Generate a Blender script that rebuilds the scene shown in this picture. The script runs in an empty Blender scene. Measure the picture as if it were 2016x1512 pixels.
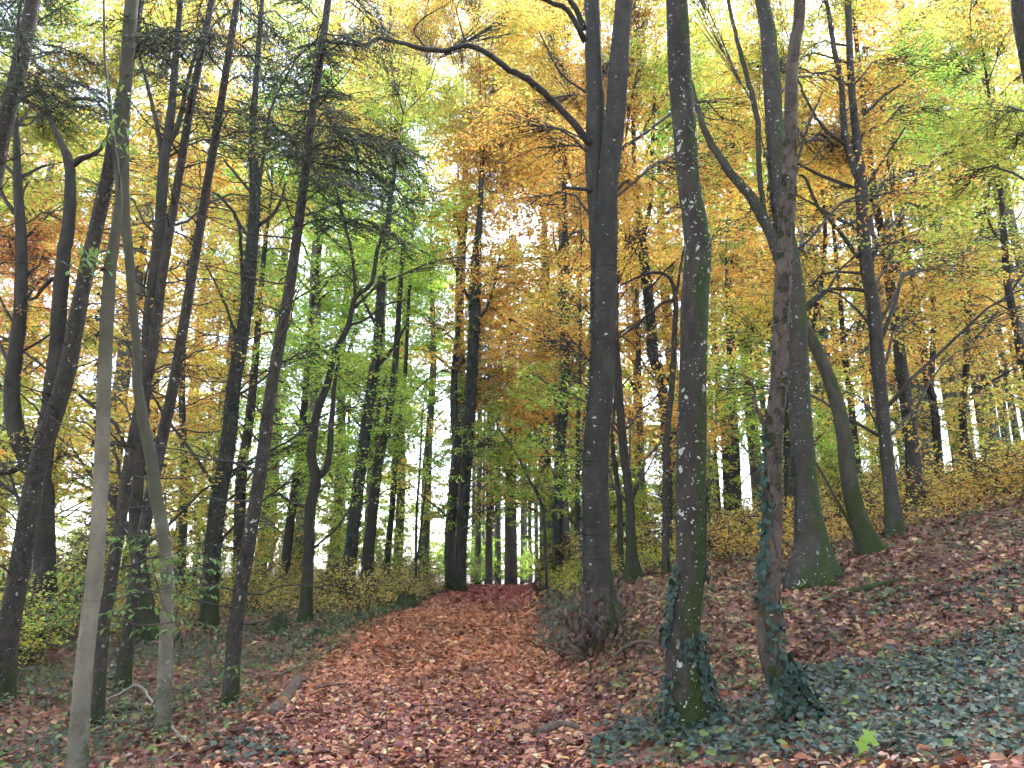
import bpy, math, numpy as np
from mathutils import Vector
rng = np.random.default_rng(7)
scene = bpy.context.scene
COL = scene.collection

# ------------------------------------------------------------------ camera, sky, sun, exposure
TH = math.radians(14.0); F = 1450.0; CAMH = 1.6
cam = bpy.data.objects.new('camera', bpy.data.cameras.new('camera'))
COL.objects.link(cam)
cam.location = (0, 0, CAMH); cam.rotation_euler = (math.radians(90) + TH, 0, 0)
cam.data.sensor_width = 36; cam.data.lens = 36 * F / 2016
cam.data.clip_start = 0.05; cam.data.clip_end = 2000
scene.camera = cam

SUN_EL, SUN_AZ = math.radians(52), math.radians(20)      # azimuth measured from +Y (ahead) towards +X
world = bpy.data.worlds.new('World'); scene.world = world; world.use_nodes = True
nt = world.node_tree; nt.nodes.clear()
sky = nt.nodes.new('ShaderNodeTexSky'); sky.sky_type = 'NISHITA'; sky.sun_disc = False
sky.sun_elevation = SUN_EL; sky.sun_rotation = SUN_AZ
sky.air_density = 1.0; sky.dust_density = .6; sky.ozone_density = 1.0
hsv = nt.nodes.new('ShaderNodeHueSaturation'); hsv.inputs['Saturation'].default_value = 0.65
bg = nt.nodes.new('ShaderNodeBackground'); bg.inputs['Strength'].default_value = 0.15
wo = nt.nodes.new('ShaderNodeOutputWorld')
nt.links.new(sky.outputs[0], hsv.inputs['Color']); nt.links.new(hsv.outputs[0], bg.inputs['Color'])
nt.links.new(bg.outputs[0], wo.inputs['Surface'])
sun = bpy.data.objects.new('sun', bpy.data.lights.new('sun', 'SUN')); COL.objects.link(sun)
sun.data.energy = 2.2; sun.data.angle = math.radians(30); sun.data.color = (1, .95, .87)
sd = Vector((math.sin(SUN_AZ) * math.cos(SUN_EL), math.cos(SUN_AZ) * math.cos(SUN_EL), math.sin(SUN_EL)))
sun.rotation_euler = sd.to_track_quat('Z', 'Y').to_euler()
scene.view_settings.view_transform = 'Standard'; scene.view_settings.look = 'None'
scene.view_settings.exposure = 2.65; scene.view_settings.gamma = 1.0
scene.view_settings.use_curve_mapping = False
scene.render.engine = 'CYCLES'
cy = scene.cycles
cy.max_bounces = 8; cy.diffuse_bounces = 6; cy.glossy_bounces = 2; cy.transmission_bounces = 6
cy.use_adaptive_sampling = True; cy.adaptive_threshold = 0.04; cy.adaptive_min_samples = 12
cy.transparent_max_bounces = 4; cy.caustics_reflective = False; cy.caustics_refractive = False
cy.use_denoising = True

# ------------------------------------------------------------------ terrain and pixel helpers
def ray(px, py):
    a = (px - 1008) / F; b = -(py - 756) / F
    return np.array([a, math.cos(TH) - b * math.sin(TH), math.sin(TH) + b * math.cos(TH)])
def at(px, py, Y):
    d = ray(px, py); t = Y / d[1]
    return np.array([d[0] * t, Y, CAMH + d[2] * t])
_y = np.linspace(-40, 260, 3001)
_p = np.interp(_y, [-40, 0, 7, 12, 17, 28, 41, 60, 120, 260], [0, 0, 0, .25, .5, .62, .6, .3, -.3, -.5])
_c = np.interp(_y, [-40, 6.7, 17, 41, 60, 100, 260], [-.8, -.83, -1.1, -.63, 1, 6, 20])
_k = np.exp(-np.linspace(-2, 2, 41) ** 2 * 1.2); _k /= _k.sum()
_p = np.convolve(np.pad(_p, 20, mode='edge'), _k, 'valid'); _c = np.convolve(np.pad(_c, 20, mode='edge'), _k, 'valid')
def ss(a, b, x):
    t = np.clip((x - a) / (b - a), 0, 1); return t * t * (3 - 2 * t)
def path_x(y): return np.interp(y, _y, _c)
def H(x, y):
    x = np.asarray(x, float); y = np.asarray(y, float)
    d = x - path_x(y)
    dr = np.maximum(d - 1.3, 0); dl = np.maximum(-d - 1.3, 0)
    h = np.interp(y, _y, _p) + .35 * ss(7, 12, y) * ss(0, 2, dr) + .23 * np.minimum(dr, 8) + .25 * np.clip(dr - 8, 0, 16) + .05 * np.maximum(dr - 24, 0)
    h = h - .12 * ss(0, 1.6, dl) + .012 * dl + .28 * ss(19, 32, y) * ss(0, 2.5, dl)
    w = ss(.2, 1.5, dr + dl)
    h = h + w * (.035 * np.sin(1.7 * x + .6 * y) * np.sin(1.3 * y - .4 * x) + .02 * np.sin(4.1 * x + 1) * np.sin(3.7 * y))
    h = h + .012 * np.sin(2.3 * x + 5) * np.sin(1.9 * y + 2)
    return h
def hit(px, py):
    d = ray(px, py); t = np.linspace(1.5, 90, 6000)
    b = (CAMH + d[2] * t) < H(d[0] * t, d[1] * t)
    i = int(np.argmax(b)) if b.any() else len(t) - 1
    return np.array([d[0] * t[i], d[1] * t[i], float(H(d[0] * t[i], d[1] * t[i]))])
def in_poly(x, y, poly):
    r = np.zeros(len(x), bool); n = len(poly)
    for i in range(n):
        x0, y0 = poly[i][:2]; x1, y1 = poly[(i + 1) % n][:2]
        c = ((y0 > y) != (y1 > y)) & (x < (x1 - x0) * (y - y0) / (y1 - y0 + 1e-9) + x0)
        r ^= c
    return r

# ------------------------------------------------------------------ materials
def nodes(name):
    m = bpy.data.materials.new(name); m.use_nodes = True
    t = m.node_tree; t.nodes.clear()
    o = t.nodes.new('ShaderNodeOutputMaterial')
    return m, t, o
def N(t, typ, **kw):
    n = t.nodes.new(typ)
    for k, v in kw.items():
        if k.startswith('i_'):
            key = k[2:]; n.inputs[int(key) if key.isdigit() else key].default_value = v
        else: setattr(n, k, v)
    return n
def mixc(t, fac, a, b):
    n = t.nodes.new('ShaderNodeMix'); n.data_type = 'RGBA'
    for sock, v in ((n.inputs[0], fac), (n.inputs[6], a), (n.inputs[7], b)):
        if hasattr(v, 'links'): t.links.new(v, sock)
        elif isinstance(v, (int, float)): sock.default_value = v
        else: sock.default_value = (*v, 1)
    return n.outputs[2]
def math_n(t, op, a, b=None, c=None):
    n = t.nodes.new('ShaderNodeMath'); n.operation = op
    for i, v in enumerate((a, b, c)):
        if v is None: continue
        if hasattr(v, 'links'): t.links.new(v, n.inputs[i])
        else: n.inputs[i].default_value = v
    return n.outputs[0]
def ramp(t, v, lo, hi):
    n = t.nodes.new('ShaderNodeMapRange'); n.interpolation_type = 'SMOOTHSTEP'
    t.links.new(v, n.inputs[0]); n.inputs[1].default_value = lo; n.inputs[2].default_value = hi
    return n.outputs[0]
def noise(t, co, scale, detail=4, rough=.55):
    n = N(t, 'ShaderNodeTexNoise', i_Scale=scale, i_Detail=detail, i_Roughness=rough)
    t.links.new(co, n.inputs['Vector']); return n.outputs[0]
def leaf_mat(name, transl, rough, spec=.3):
    m, t, o = nodes(name)
    a = N(t, 'ShaderNodeVertexColor', layer_name='Col')
    co = N(t, 'ShaderNodeNewGeometry')
    p = N(t, 'ShaderNodeBsdfPrincipled', i_Roughness=rough); p.inputs['Specular IOR Level'].default_value = spec
    nz = noise(t, co.outputs['Position'], 55, 2)
    c = mixc(t, math_n(t, 'MULTIPLY', ramp(t, nz, .45, .75), .35), a.outputs[0], (.12, .06, .03)) if transl < .2 else a.outputs[0]
    t.links.new(c, p.inputs['Base Color'])
    if transl > 0:
        tr = N(t, 'ShaderNodeBsdfTranslucent'); t.links.new(c, tr.inputs[0])
        mx = N(t, 'ShaderNodeMixShader', i_0=transl)
        t.links.new(p.outputs[0], mx.inputs[1]); t.links.new(tr.outputs[0], mx.inputs[2]); t.links.new(mx.outputs[0], o.inputs[0])
    else: t.links.new(p.outputs[0], o.inputs[0])
    return m
def plain(name, col, rough=.8):
    m, t, o = nodes(name)
    co = N(t, 'ShaderNodeTexCoord')
    nz = noise(t, co.outputs['Object'], 18, 5)
    p = N(t, 'ShaderNodeBsdfPrincipled', i_Roughness=rough)
    t.links.new(mixc(t, nz, tuple(c * .55 for c in col), tuple(min(1, c * 1.4) for c in col)), p.inputs['Base Color'])
    t.links.new(p.outputs[0], o.inputs[0]); return m
def bark(name, c1, c2, scale=9, zs=.35, bump=.35, lich=0, lscale=11, lsize=.3, moss=0, side=0., mscale=2.2, rings=0, lcol=(.42, .44, .41), plates=0, algae=None):
    """bark colours, grey lichen spots, moss (more on the side turned to +x when side > 0, more near the foot)"""
    m, t, o = nodes(name); L = t.links
    co = N(t, 'ShaderNodeTexCoord'); ob = co.outputs['Object']
    mp = N(t, 'ShaderNodeMapping'); mp.inputs['Scale'].default_value = (1, 1, zs); L.new(ob, mp.inputs[0])
    n1 = noise(t, mp.outputs[0], scale, 8, .65); n2 = noise(t, ob, 1.3, 3)
    n3 = noise(t, mp.outputs[0], scale * 4, 4, .6)
    col = mixc(t, ramp(t, n1, .3, .7), c1, c2)
    col = mixc(t, math_n(t, 'MULTIPLY', ramp(t, n2, .4, .7), .5), col, tuple(c * .6 for c in c1))
    col = mixc(t, math_n(t, 'MULTIPLY', ramp(t, n3, .5, .72), .45), col, tuple(c * .4 for c in c1))
    hgt = math_n(t, 'ADD', n1, math_n(t, 'MULTIPLY', n3, .5))
    if rings:
        m2 = N(t, 'ShaderNodeMapping'); m2.inputs['Scale'].default_value = (1.2, 1.2, 26); L.new(ob, m2.inputs[0])
        rg = ramp(t, noise(t, m2.outputs[0], 1.0, 3), .6, .68)
        col = mixc(t, math_n(t, 'MULTIPLY', rg, rings), col, tuple(c * .35 for c in c1))
        hgt = math_n(t, 'SUBTRACT', hgt, math_n(t, 'MULTIPLY', rg, .5))
    if plates:
        m3 = N(t, 'ShaderNodeMapping'); m3.inputs['Scale'].default_value = (1, 1, .55); L.new(ob, m3.inputs[0])
        wob = N(t, 'ShaderNodeTexNoise', i_Scale=9.0); L.new(m3.outputs[0], wob.inputs['Vector'])
        va = N(t, 'ShaderNodeVectorMath', operation='SCALE'); va.inputs['Scale'].default_value = .12; L.new(wob.outputs['Color'], va.inputs[0])
        vb = N(t, 'ShaderNodeVectorMath', operation='ADD'); L.new(m3.outputs[0], vb.inputs[0]); L.new(va.outputs[0], vb.inputs[1])
        ve = N(t, 'ShaderNodeTexVoronoi', feature='DISTANCE_TO_EDGE', i_Scale=plates); L.new(vb.outputs[0], ve.inputs['Vector'])
        vc = N(t, 'ShaderNodeTexVoronoi', i_Scale=plates); L.new(vb.outputs[0], vc.inputs['Vector'])
        sp = N(t, 'ShaderNodeSeparateColor'); L.new(vc.outputs['Color'], sp.inputs[0])
        col = mixc(t, math_n(t, 'MULTIPLY', sp.outputs[0], .6), col, tuple(min(1, c * 1.5) for c in c2))
        ed = ramp(t, math_n(t, 'ADD', ve.outputs['Distance'], math_n(t, 'MULTIPLY', math_n(t, 'SUBTRACT', n1, .45), .25)), 0.0, .06)
        col = mixc(t, math_n(t, 'MULTIPLY', math_n(t, 'SUBTRACT', 1.0, ed), .5), col, tuple(c * .45 for c in c1))
        hgt = math_n(t, 'ADD', hgt, math_n(t, 'MULTIPLY', ed, math_n(t, 'ADD', sp.outputs[0], .5)))
    if moss:
        g = N(t, 'ShaderNodeNewGeometry'); sx = N(t, 'ShaderNodeSeparateXYZ'); L.new(g.outputs['Normal'], sx.inputs[0])
        sz = N(t, 'ShaderNodeSeparateXYZ'); L.new(ob, sz.inputs[0])
        mn = noise(t, ob, mscale, 6, .7)
        low = ramp(t, sz.outputs[2], 1.6, 0.0)
        v = math_n(t, 'ADD', math_n(t, 'ADD', mn, math_n(t, 'MULTIPLY', sx.outputs[0], side)), math_n(t, 'MULTIPLY', low, .22))
        mk = ramp(t, v, .66 - moss * .3, .80 - moss * .3)
        mcol = mixc(t, noise(t, ob, 40, 3), (.009, .016, .004), (.048, .072, .014))
        col = mixc(t, mk, col, mcol)
        hgt = math_n(t, 'ADD', hgt, math_n(t, 'MULTIPLY', math_n(t, 'MULTIPLY', mk, noise(t, ob, 60, 3)), 1.2))
    if lich:
        dn = N(t, 'ShaderNodeTexNoise', i_Scale=14.0, i_Detail=3.0); L.new(ob, dn.inputs['Vector'])
        sc = N(t, 'ShaderNodeVectorMath', operation='SCALE'); sc.inputs['Scale'].default_value = .13; L.new(dn.outputs['Color'], sc.inputs[0])
        ad = N(t, 'ShaderNodeVectorMath', operation='ADD'); L.new(ob, ad.inputs[0]); L.new(sc.outputs[0], ad.inputs[1])
        masks = []
        for s_, z_ in ((lscale, lsize), (lscale * 2.7, lsize * .9)):
            vo = N(t, 'ShaderNodeTexVoronoi', i_Scale=s_); L.new(ad.outputs[0], vo.inputs['Vector'])
            sp = N(t, 'ShaderNodeSeparateColor'); L.new(vo.outputs['Color'], sp.inputs[0])
            rad = math_n(t, 'MULTIPLY', sp.outputs[1], z_)
            ins = math_n(t, 'LESS_THAN', vo.outputs['Distance'], rad)
            on = math_n(t, 'GREATER_THAN', sp.outputs[0], 1 - lich)
            masks.append(math_n(t, 'MULTIPLY', ins, on))
        lm = math_n(t, 'MAXIMUM', masks[0], masks[1])
        lm = math_n(t, 'MULTIPLY', lm, ramp(t, noise(t, ob, 1.9, 3), .32, .48))
        lm = math_n(t, 'MULTIPLY', lm, math_n(t, 'ADD', .35, math_n(t, 'MULTIPLY', n3, .9)))
        col = mixc(t, lm, col, lcol)
    if algae:
        za = N(t, 'ShaderNodeSeparateXYZ'); L.new(ob, za.inputs[0])
        hz = math_n(t, 'ADD', za.outputs[2], math_n(t, 'MULTIPLY', math_n(t, 'SUBTRACT', noise(t, ob, 1.6, 4), .5), 2.2))
        col = mixc(t, math_n(t, 'MULTIPLY', ramp(t, hz, algae[0], algae[1]), .85), col, mixc(t, n1, (.022, .026, .014), (.055, .055, .036)))
    p = N(t, 'ShaderNodeBsdfPrincipled', i_Roughness=.82); p.inputs['Specular IOR Level'].default_value = .25
    b = N(t, 'ShaderNodeBump', i_Strength=bump, i_Distance=.03)
    L.new(hgt, b.inputs['Height']); L.new(b.outputs[0], p.inputs['Normal']); L.new(col, p.inputs['Base Color']); L.new(p.outputs[0], o.inputs[0])
    return m
M = {}
M['crown'] = leaf_mat('crown_leaf', .68, .5)
M['litter'] = leaf_mat('fallen_leaf', .12, .42, .4)
M['ivy'] = leaf_mat('ivy_leaf', .1, .5, .22)
M['green'] = leaf_mat('green_leaf', .4, .45, .4)
M['needle'] = leaf_mat('needle', .1, .6, .2)
M['twig'] = plain('twig', (.026, .021, .017))
M['beech'] = bark('beech_bark', (.03, .027, .022), (.062, .056, .047), 8, .4, .45, lich=.35, lscale=12, lsize=.28, rings=.6, moss=.12)
M['main'] = bark('main_beech_bark', (.024, .022, .019), (.052, .047, .041), 7, .4, .5, lich=.4, lscale=9, lsize=.2, rings=.8, moss=.1, side=.12, lcol=(.5, .5, .47))
M['mossy'] = bark('mossy_beech_bark', (.024, .022, .018), (.054, .049, .041), 9, .4, .7, lich=.55, lscale=11, lsize=.38, moss=.56, side=.26, lcol=(.42, .44, .42))
M['broad'] = bark('broad_beech_bark', (.033, .03, .025), (.064, .058, .049), 7, .5, .3, lich=.45, lscale=12, lsize=.3, moss=.5, side=.25, rings=.5)
M['moss2'] = bark('moss_bark', (.045, .04, .03), (.085, .076, .06), 8, .5, .5, moss=.55, side=.12)
M['pale'] = bark('pale_beech_bark', (.12, .109, .085), (.22, .2, .16), 6, .45, .35, lich=.15, lscale=20, lsize=.2, moss=.08, rings=.25, algae=(2.4, 4.4))
M['pale2'] = bark('pale_green_bark', (.11, .1, .078), (.19, .175, .137), 6, .6, .25, lich=.3, lscale=13, lsize=.33, moss=.12, rings=.2, algae=(1.0, 2.6))
M['spruce'] = bark('spruce_bark', (.024, .021, .017), (.05, .043, .036), 13, .6, .7, lich=.35, lscale=16, lsize=.3, moss=.18, plates=26)
M['flaky'] = bark('flaky_bark', (.04, .032, .027), (.085, .068, .058), 10, .6, .7, lich=.12, lscale=14, lsize=.2, plates=9, moss=.08)
M['dark'] = bark('dark_bark', (.022, .019, .015), (.05, .043, .035), 11, .25, .8, moss=.35, mscale=3)
M['wood'] = bark('dead_wood', (.07, .05, .038), (.14, .105, .085), 12, .4, .4)
M['whitewood'] = bark('bleached_wood', (.17, .155, .13), (.29, .265, .23), 14, .4, .3)
M['farhazed'] = bark('far_hazed_bark', (.09, .087, .078), (.16, .153, .138), 6, .3, .4, moss=.15)  # far trunks paler: distance haze put into the bark colour
M['cutwood'] = plain('cut_wood', (.33, .17, .07))
M['stump'] = bark('stump_bark', (.012, .01, .008), (.03, .025, .018), 8, .6, .8, moss=.3)
# ground
def ground_mat(name, cols, sc, soil):
    m, t, o = nodes(name); L = t.links
    g = N(t, 'ShaderNodeNewGeometry'); pos = g.outputs['Position']
    wn = N(t, 'ShaderNodeTexNoise', i_Scale=14.0); L.new(pos, wn.inputs['Vector'])
    s = N(t, 'ShaderNodeVectorMath', operation='SCALE'); s.inputs['Scale'].default_value = .05; L.new(wn.outputs['Color'], s.inputs[0])
    a = N(t, 'ShaderNodeVectorMath', operation='ADD'); L.new(pos, a.inputs[0]); L.new(s.outputs[0], a.inputs[1])
    v = N(t, 'ShaderNodeTexVoronoi', i_Scale=sc); L.new(a.outputs[0], v.inputs['Vector'])
    sp = N(t, 'ShaderNodeSeparateColor'); L.new(v.outputs['Color'], sp.inputs[0])
    cr = N(t, 'ShaderNodeValToRGB'); L.new(sp.outputs[0], cr.inputs[0])
    e = cr.color_ramp.elements
    e[0].position = 0; e[0].color = (*cols[0], 1); e[1].position = 1; e[1].color = (*cols[-1], 1)
    for i, c in enumerate(cols[1:-1]):
        q = e.new((i + 1) / (len(cols) - 1)); q.color = (*c, 1)
    big = noise(t, pos, .8, 5)
    col = mixc(t, math_n(t, 'MULTIPLY', ramp(t, big, .42, .66), .6), cr.outputs[0], soil)
    p = N(t, 'ShaderNodeBsdfPrincipled', i_Roughness=.7)
    b = N(t, 'ShaderNodeBump', i_Strength=.7, i_Distance=.03); L.new(v.outputs['Distance'], b.inputs['Height'])
    L.new(b.outputs[0], p.inputs['Normal']); L.new(col, p.inputs['Base Color']); L.new(p.outputs[0], o.inputs[0])
    return m
M['floor'] = ground_mat('forest_floor', [(.07, .03, .02), (.16, .065, .035), (.10, .05, .03), (.22, .10, .05), (.06, .05, .025)], 17, (.045, .035, .022))
M['path'] = ground_mat('path_litter', [(.12, .036, .03), (.26, .085, .055), (.16, .052, .04), (.34, .13, .07), (.09, .034, .03)], 17, (.12, .045, .035))

# ------------------------------------------------------------------ mesh helpers
def link(name, mesh, mat=None, parent=None, loc=None):
    o = bpy.data.objects.new(name, mesh); COL.objects.link(o)
    if mat is not None and not mesh.materials: mesh.materials.append(mat)
    if parent is not None: o.parent = parent
    if loc is not None: o.location = loc
    return o
def mk_mesh(name, V, faces, C=None, smooth=True):
    """faces: list of int arrays (m,k)"""
    me = bpy.data.meshes.new(name)
    V = np.ascontiguousarray(V, np.float32); faces = [f for f in faces if len(f)]
    nl = sum(f.size for f in faces); npoly = sum(len(f) for f in faces)
    me.vertices.add(len(V)); me.vertices.foreach_set('co', V.ravel())
    me.loops.add(nl); me.polygons.add(npoly)
    me.loops.foreach_set('vertex_index', np.concatenate([f.ravel() for f in faces]).astype(np.int32))
    tot = np.concatenate([np.full(len(f), f.shape[1]) for f in faces]); st = np.concatenate([[0], np.cumsum(tot)[:-1]])
    me.polygons.foreach_set('loop_start', st.astype(np.int32))
    me.polygons.foreach_set('use_smooth', np.full(npoly, smooth))
    if C is not None:
        at_ = me.color_attributes.new('Col', 'FLOAT_COLOR', 'POINT')
        cc = np.ones((len(V), 4), np.float32); cc[:, :3] = C
        at_.data.foreach_set('color', cc.ravel())
    me.update(); me.validate(); return me
class Geo:
    def __init__(s): s.V = []; s.F = {}; s.C = []; s.n = 0
    def add(s, V, faces, C=None):
        for f in faces:
            if len(f): s.F.setdefault(f.shape[1], []).append(f + s.n)
        s.V.append(V); s.n += len(V)
        if C is not None: s.C.append(C)
    def build(s, name, mat, parent=None, origin=(0, 0, 0), smooth=True):
        V = np.concatenate(s.V) - np.asarray(origin)
        me = mk_mesh(name, V, [np.concatenate(f) for f in s.F.values()], np.concatenate(s.C) if s.C else None, smooth)
        return link(name, me, mat, parent)
def empty(name, loc, label=None, cat=None, group=None):
    e = bpy.data.objects.new(name, None); COL.objects.link(e); e.location = tuple(float(v) for v in loc)
    e.empty_display_size = .2; tag(e, label, cat, group); return e
def tag(o, label=None, cat=None, group=None, kind=None):
    if label: o['label'] = label
    if cat: o['category'] = cat
    if group: o['group'] = group
    if kind: o['kind'] = kind
    return o
def norm(a): return a / (np.linalg.norm(a, axis=-1, keepdims=True) + 1e-12)
def spline(P, R, step):
    """Catmull-Rom through P with radii R, sampled about every step metres"""
    P = np.asarray(P, float); R = np.asarray(R, float)
    if len(P) == 2: P = np.array([P[0], (P[0] + P[1]) / 2, P[1]]); R = np.array([R[0], (R[0] + R[1]) / 2, R[1]])
    Q = np.vstack([2 * P[0] - P[1], P, 2 * P[-1] - P[-2]]); op, orr = [], []
    for i in range(len(P) - 1):
        n = max(2, int(np.linalg.norm(P[i + 1] - P[i]) / step)); t = np.linspace(0, 1, n, endpoint=False)[:, None]
        a, b, c, d = Q[i], Q[i + 1], Q[i + 2], Q[i + 3]
        op.append(.5 * (2 * b + (c - a) * t + (2 * a - 5 * b + 4 * c - d) * t ** 2 + (3 * b - a - 3 * c + d) * t ** 3))
        orr.append((R[i] + (R[i + 1] - R[i]) * t[:, 0]))
    op.append(P[-1:]); orr.append(R[-1:])
    return np.vstack(op), np.concatenate(orr)
def tube(P, R, sides=8, cap=True, radf=None):
    """radf(i_ring_param array, angle) -> multiplier"""
    P = np.asarray(P, float); R = np.asarray(R, float); n = len(P)
    T = norm(np.gradient(P, axis=0))
    ref = np.where(np.abs(T[:, 2:3]) > .7, np.array([[0, -1., 0]]), np.array([[0, 0, 1.]]))
    if np.abs(T[:, 2]).mean() > .5: ref = np.tile([[0, -1., 0]], (n, 1))
    elif np.abs(T[:, 2]).max() < .95: ref = np.tile([[0, 0, 1.]], (n, 1))
    else: ref = np.tile([[.0, -1., .2]], (n, 1))
    U = norm(ref - T * (ref * T).sum(1, keepdims=True)); W = np.cross(T, U)
    a = np.linspace(0, 2 * math.pi, sides, endpoint=False)
    mult = np.ones((n, sides)) if radf is None else radf(P, a)
    V = P[:, None] + (np.cos(a)[None, :, None] * U[:, None] + np.sin(a)[None, :, None] * W[:, None]) * (R[:, None] * mult)[..., None]
    i = np.arange(n - 1)[:, None] * sides; j = np.arange(sides)[None]; k = (j + 1) % sides
    Fq = np.stack([i + j, i + k, i + sides + k, i + sides + j], -1).reshape(-1, 4)
    V = V.reshape(-1, 3); faces = [Fq]
    if cap:
        V = np.vstack([V, P[:1], P[-1:]]); c0, c1 = n * sides, n * sides + 1; jj = np.arange(sides); kk = (jj + 1) % sides
        faces.append(np.vstack([np.stack([kk, jj, np.full(sides, c0)], -1), np.stack([jj + (n - 1) * sides, kk + (n - 1) * sides, np.full(sides, c1)], -1)]))
    return V, faces
def rough_rad(seed, amp=.06, flare=0., ground=0., fl_h=.3, lobes=4):
    r = np.random.default_rng(seed); ph = r.uniform(0, 6.28, 12); fz = r.uniform(.5, 4, 8)
    def f(P, a):
        z = P[:, 2:3]; A = a[None]
        m = 1 + amp * (.5 * np.sin(2 * A + ph[0] + z * fz[0] * .6) + .35 * np.sin(3 * A + ph[1] - z * fz[1]) + .3 * np.sin(5 * A + ph[2] + z * fz[2]) + .4 * np.sin(z * fz[3] * 2 + ph[3]) + .25 * np.sin(7 * A - z * 5 + ph[7]))
        if flare:
            hh = np.maximum(z - ground, 0)
            m = m + flare * np.exp(-hh / fl_h) * (1 + .55 * np.cos(lobes * A + ph[4]) + .3 * np.cos((lobes + 2) * A + ph[5]))
        return m
    return f
# leaves -------------------------------------------------------------
def leaf_quads(P, A, Nn, L, W, fold=.15):
    """rhombic leaves, one quad each; all inputs (n,3) / (n,)"""
    B = norm(np.cross(Nn, A)); n = len(P); L = L[:, None]; W = W[:, None]
    up = Nn * W * fold
    V = np.stack([P - A * L * .5, P + A * L * .08 + B * W * .5 + up, P + A * L * .5, P + A * L * .08 - B * W * .5 + up], 1)
    return V.reshape(-1, 3), [np.arange(n * 4).reshape(n, 4)]
def leaf_hex(P, A, Nn, L, W, fold=.2, curl=0.):
    """leaf with midrib: six vertices, two quads"""
    B = norm(np.cross(Nn, A)); n = len(P); L = L[:, None]; W = W[:, None]; cu = curl if np.ndim(curl) == 0 else curl[:, None]
    up = Nn * W * fold; tip = Nn * L * cu
    V = np.stack([P - A * L * .5 + tip * .6, P - A * L * .18 + B * W * .46 + up, P + A * L * .2 + B * W * .44 + up + tip * .2, P + A * L * .5 + tip,
                  P + A * L * .2 - B * W * .44 + up + tip * .2, P - A * L * .18 - B * W * .46 + up], 1).reshape(-1, 3)
    b = np.arange(n)[:, None] * 6
    return V, [np.vstack([b + np.array([[0, 1, 2, 3]]), b + np.array([[0, 3, 4, 5]])])]
IVY = np.array([[-.5, 0], [-.42, .32], [-.05, .50], [-.02, .22], [.5, 0], [-.02, -.22], [-.05, -.50], [-.42, -.32]])
MAPLE = np.array([[-.5, 0], [-.45, .28], [-.2, .2], [-.12, .5], [.08, .3], [.12, .36], [.15, .17], [.5, 0], [.15, -.17], [.12, -.36], [.08, -.3], [-.12, -.5], [-.2, -.2], [-.45, -.28]])
def leaf_shape(shape, P, A, Nn, L, W, fold=.1):
    B = norm(np.cross(Nn, A)); n = len(P); k = len(shape)
    V = P[:, None] + A[:, None] * shape[None, :, :1] * L[:, None, None] + B[:, None] * shape[None, :, 1:] * W[:, None, None] + Nn[:, None] * (np.abs(shape[None, :, 1:]) * fold * W[:, None, None])
    V = np.concatenate([V, (P - A * L[:, None] * .12)[:, None]], 1).reshape(-1, 3)     # centre vertex
    b = np.arange(n)[:, None, None] * (k + 1); j = np.arange(k)
    tri = np.stack([np.full(k, k), j, (j + 1) % k], -1)[None]
    return V, [(b + tri).reshape(-1, 3)]
def rnd_dirs(n, up=.0):
    v = rng.normal(size=(n, 3)); v[:, 2] += up; return norm(v)
YEL = (.84, .70, .15); GLD = (.84, .58, .12); ORG = (.80, .40, .09); RUS = (.48, .17, .06); LIM = (.50, .64, .09); GRN = (.30, .54, .10); DGR = (.08, .16, .05); RED = (.64, .19, .10); OLV = (.64, .58, .15); TAN = (.70, .52, .26)
PAL = {'Y': [(YEL, 3.5), (GLD, 4), (OLV, 1), (ORG, 2), (LIM, 1.3)], 'O': [(GLD, 3.2), (ORG, 5), (YEL, 1.6), (RUS, .9), (OLV, .4)],
       'g': [(LIM, 4), (OLV, 2.5), (YEL, 3), (GRN, 1.2), (GLD, .7)], 'G': [(LIM, 4), (GRN, 5), (YEL, .7)], 'R': [(ORG, 4), (RED, 3), (GLD, 2), (RUS, 2)],
       'D': [(DGR, 4), (GRN, 2), (OLV, 1)], 'Z': [(OLV, 3), (YEL, 2), (TAN, 3), (GLD, 2)], 'K': [(GLD, 3), (ORG, 2), (TAN, 2), (YEL, 2)]}
def pal(code, n):
    c = np.array([p[0] for p in PAL[code]]); w = np.array([p[1] for p in PAL[code]], float); w /= w.sum()
    o = c[rng.choice(len(c), n, p=w)]; o = o * rng.normal(1, .16, (n, 1)).clip(.55, 1.5) * rng.normal(1, .06, (n, 3))
    return o.clip(.005, .86)
def branchy(P0, P1, sag, n=6, jit=.06):
    t = np.linspace(0, 1, n)[:, None]; P = P0 + (P1 - P0) * t
    P[:, 2] += sag * np.sin(t[:, 0] * math.pi); L = np.linalg.norm(P1 - P0)
    P[1:-1] += rng.normal(0, jit * L / n * 1.6, (n - 2, 3)); return P
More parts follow.
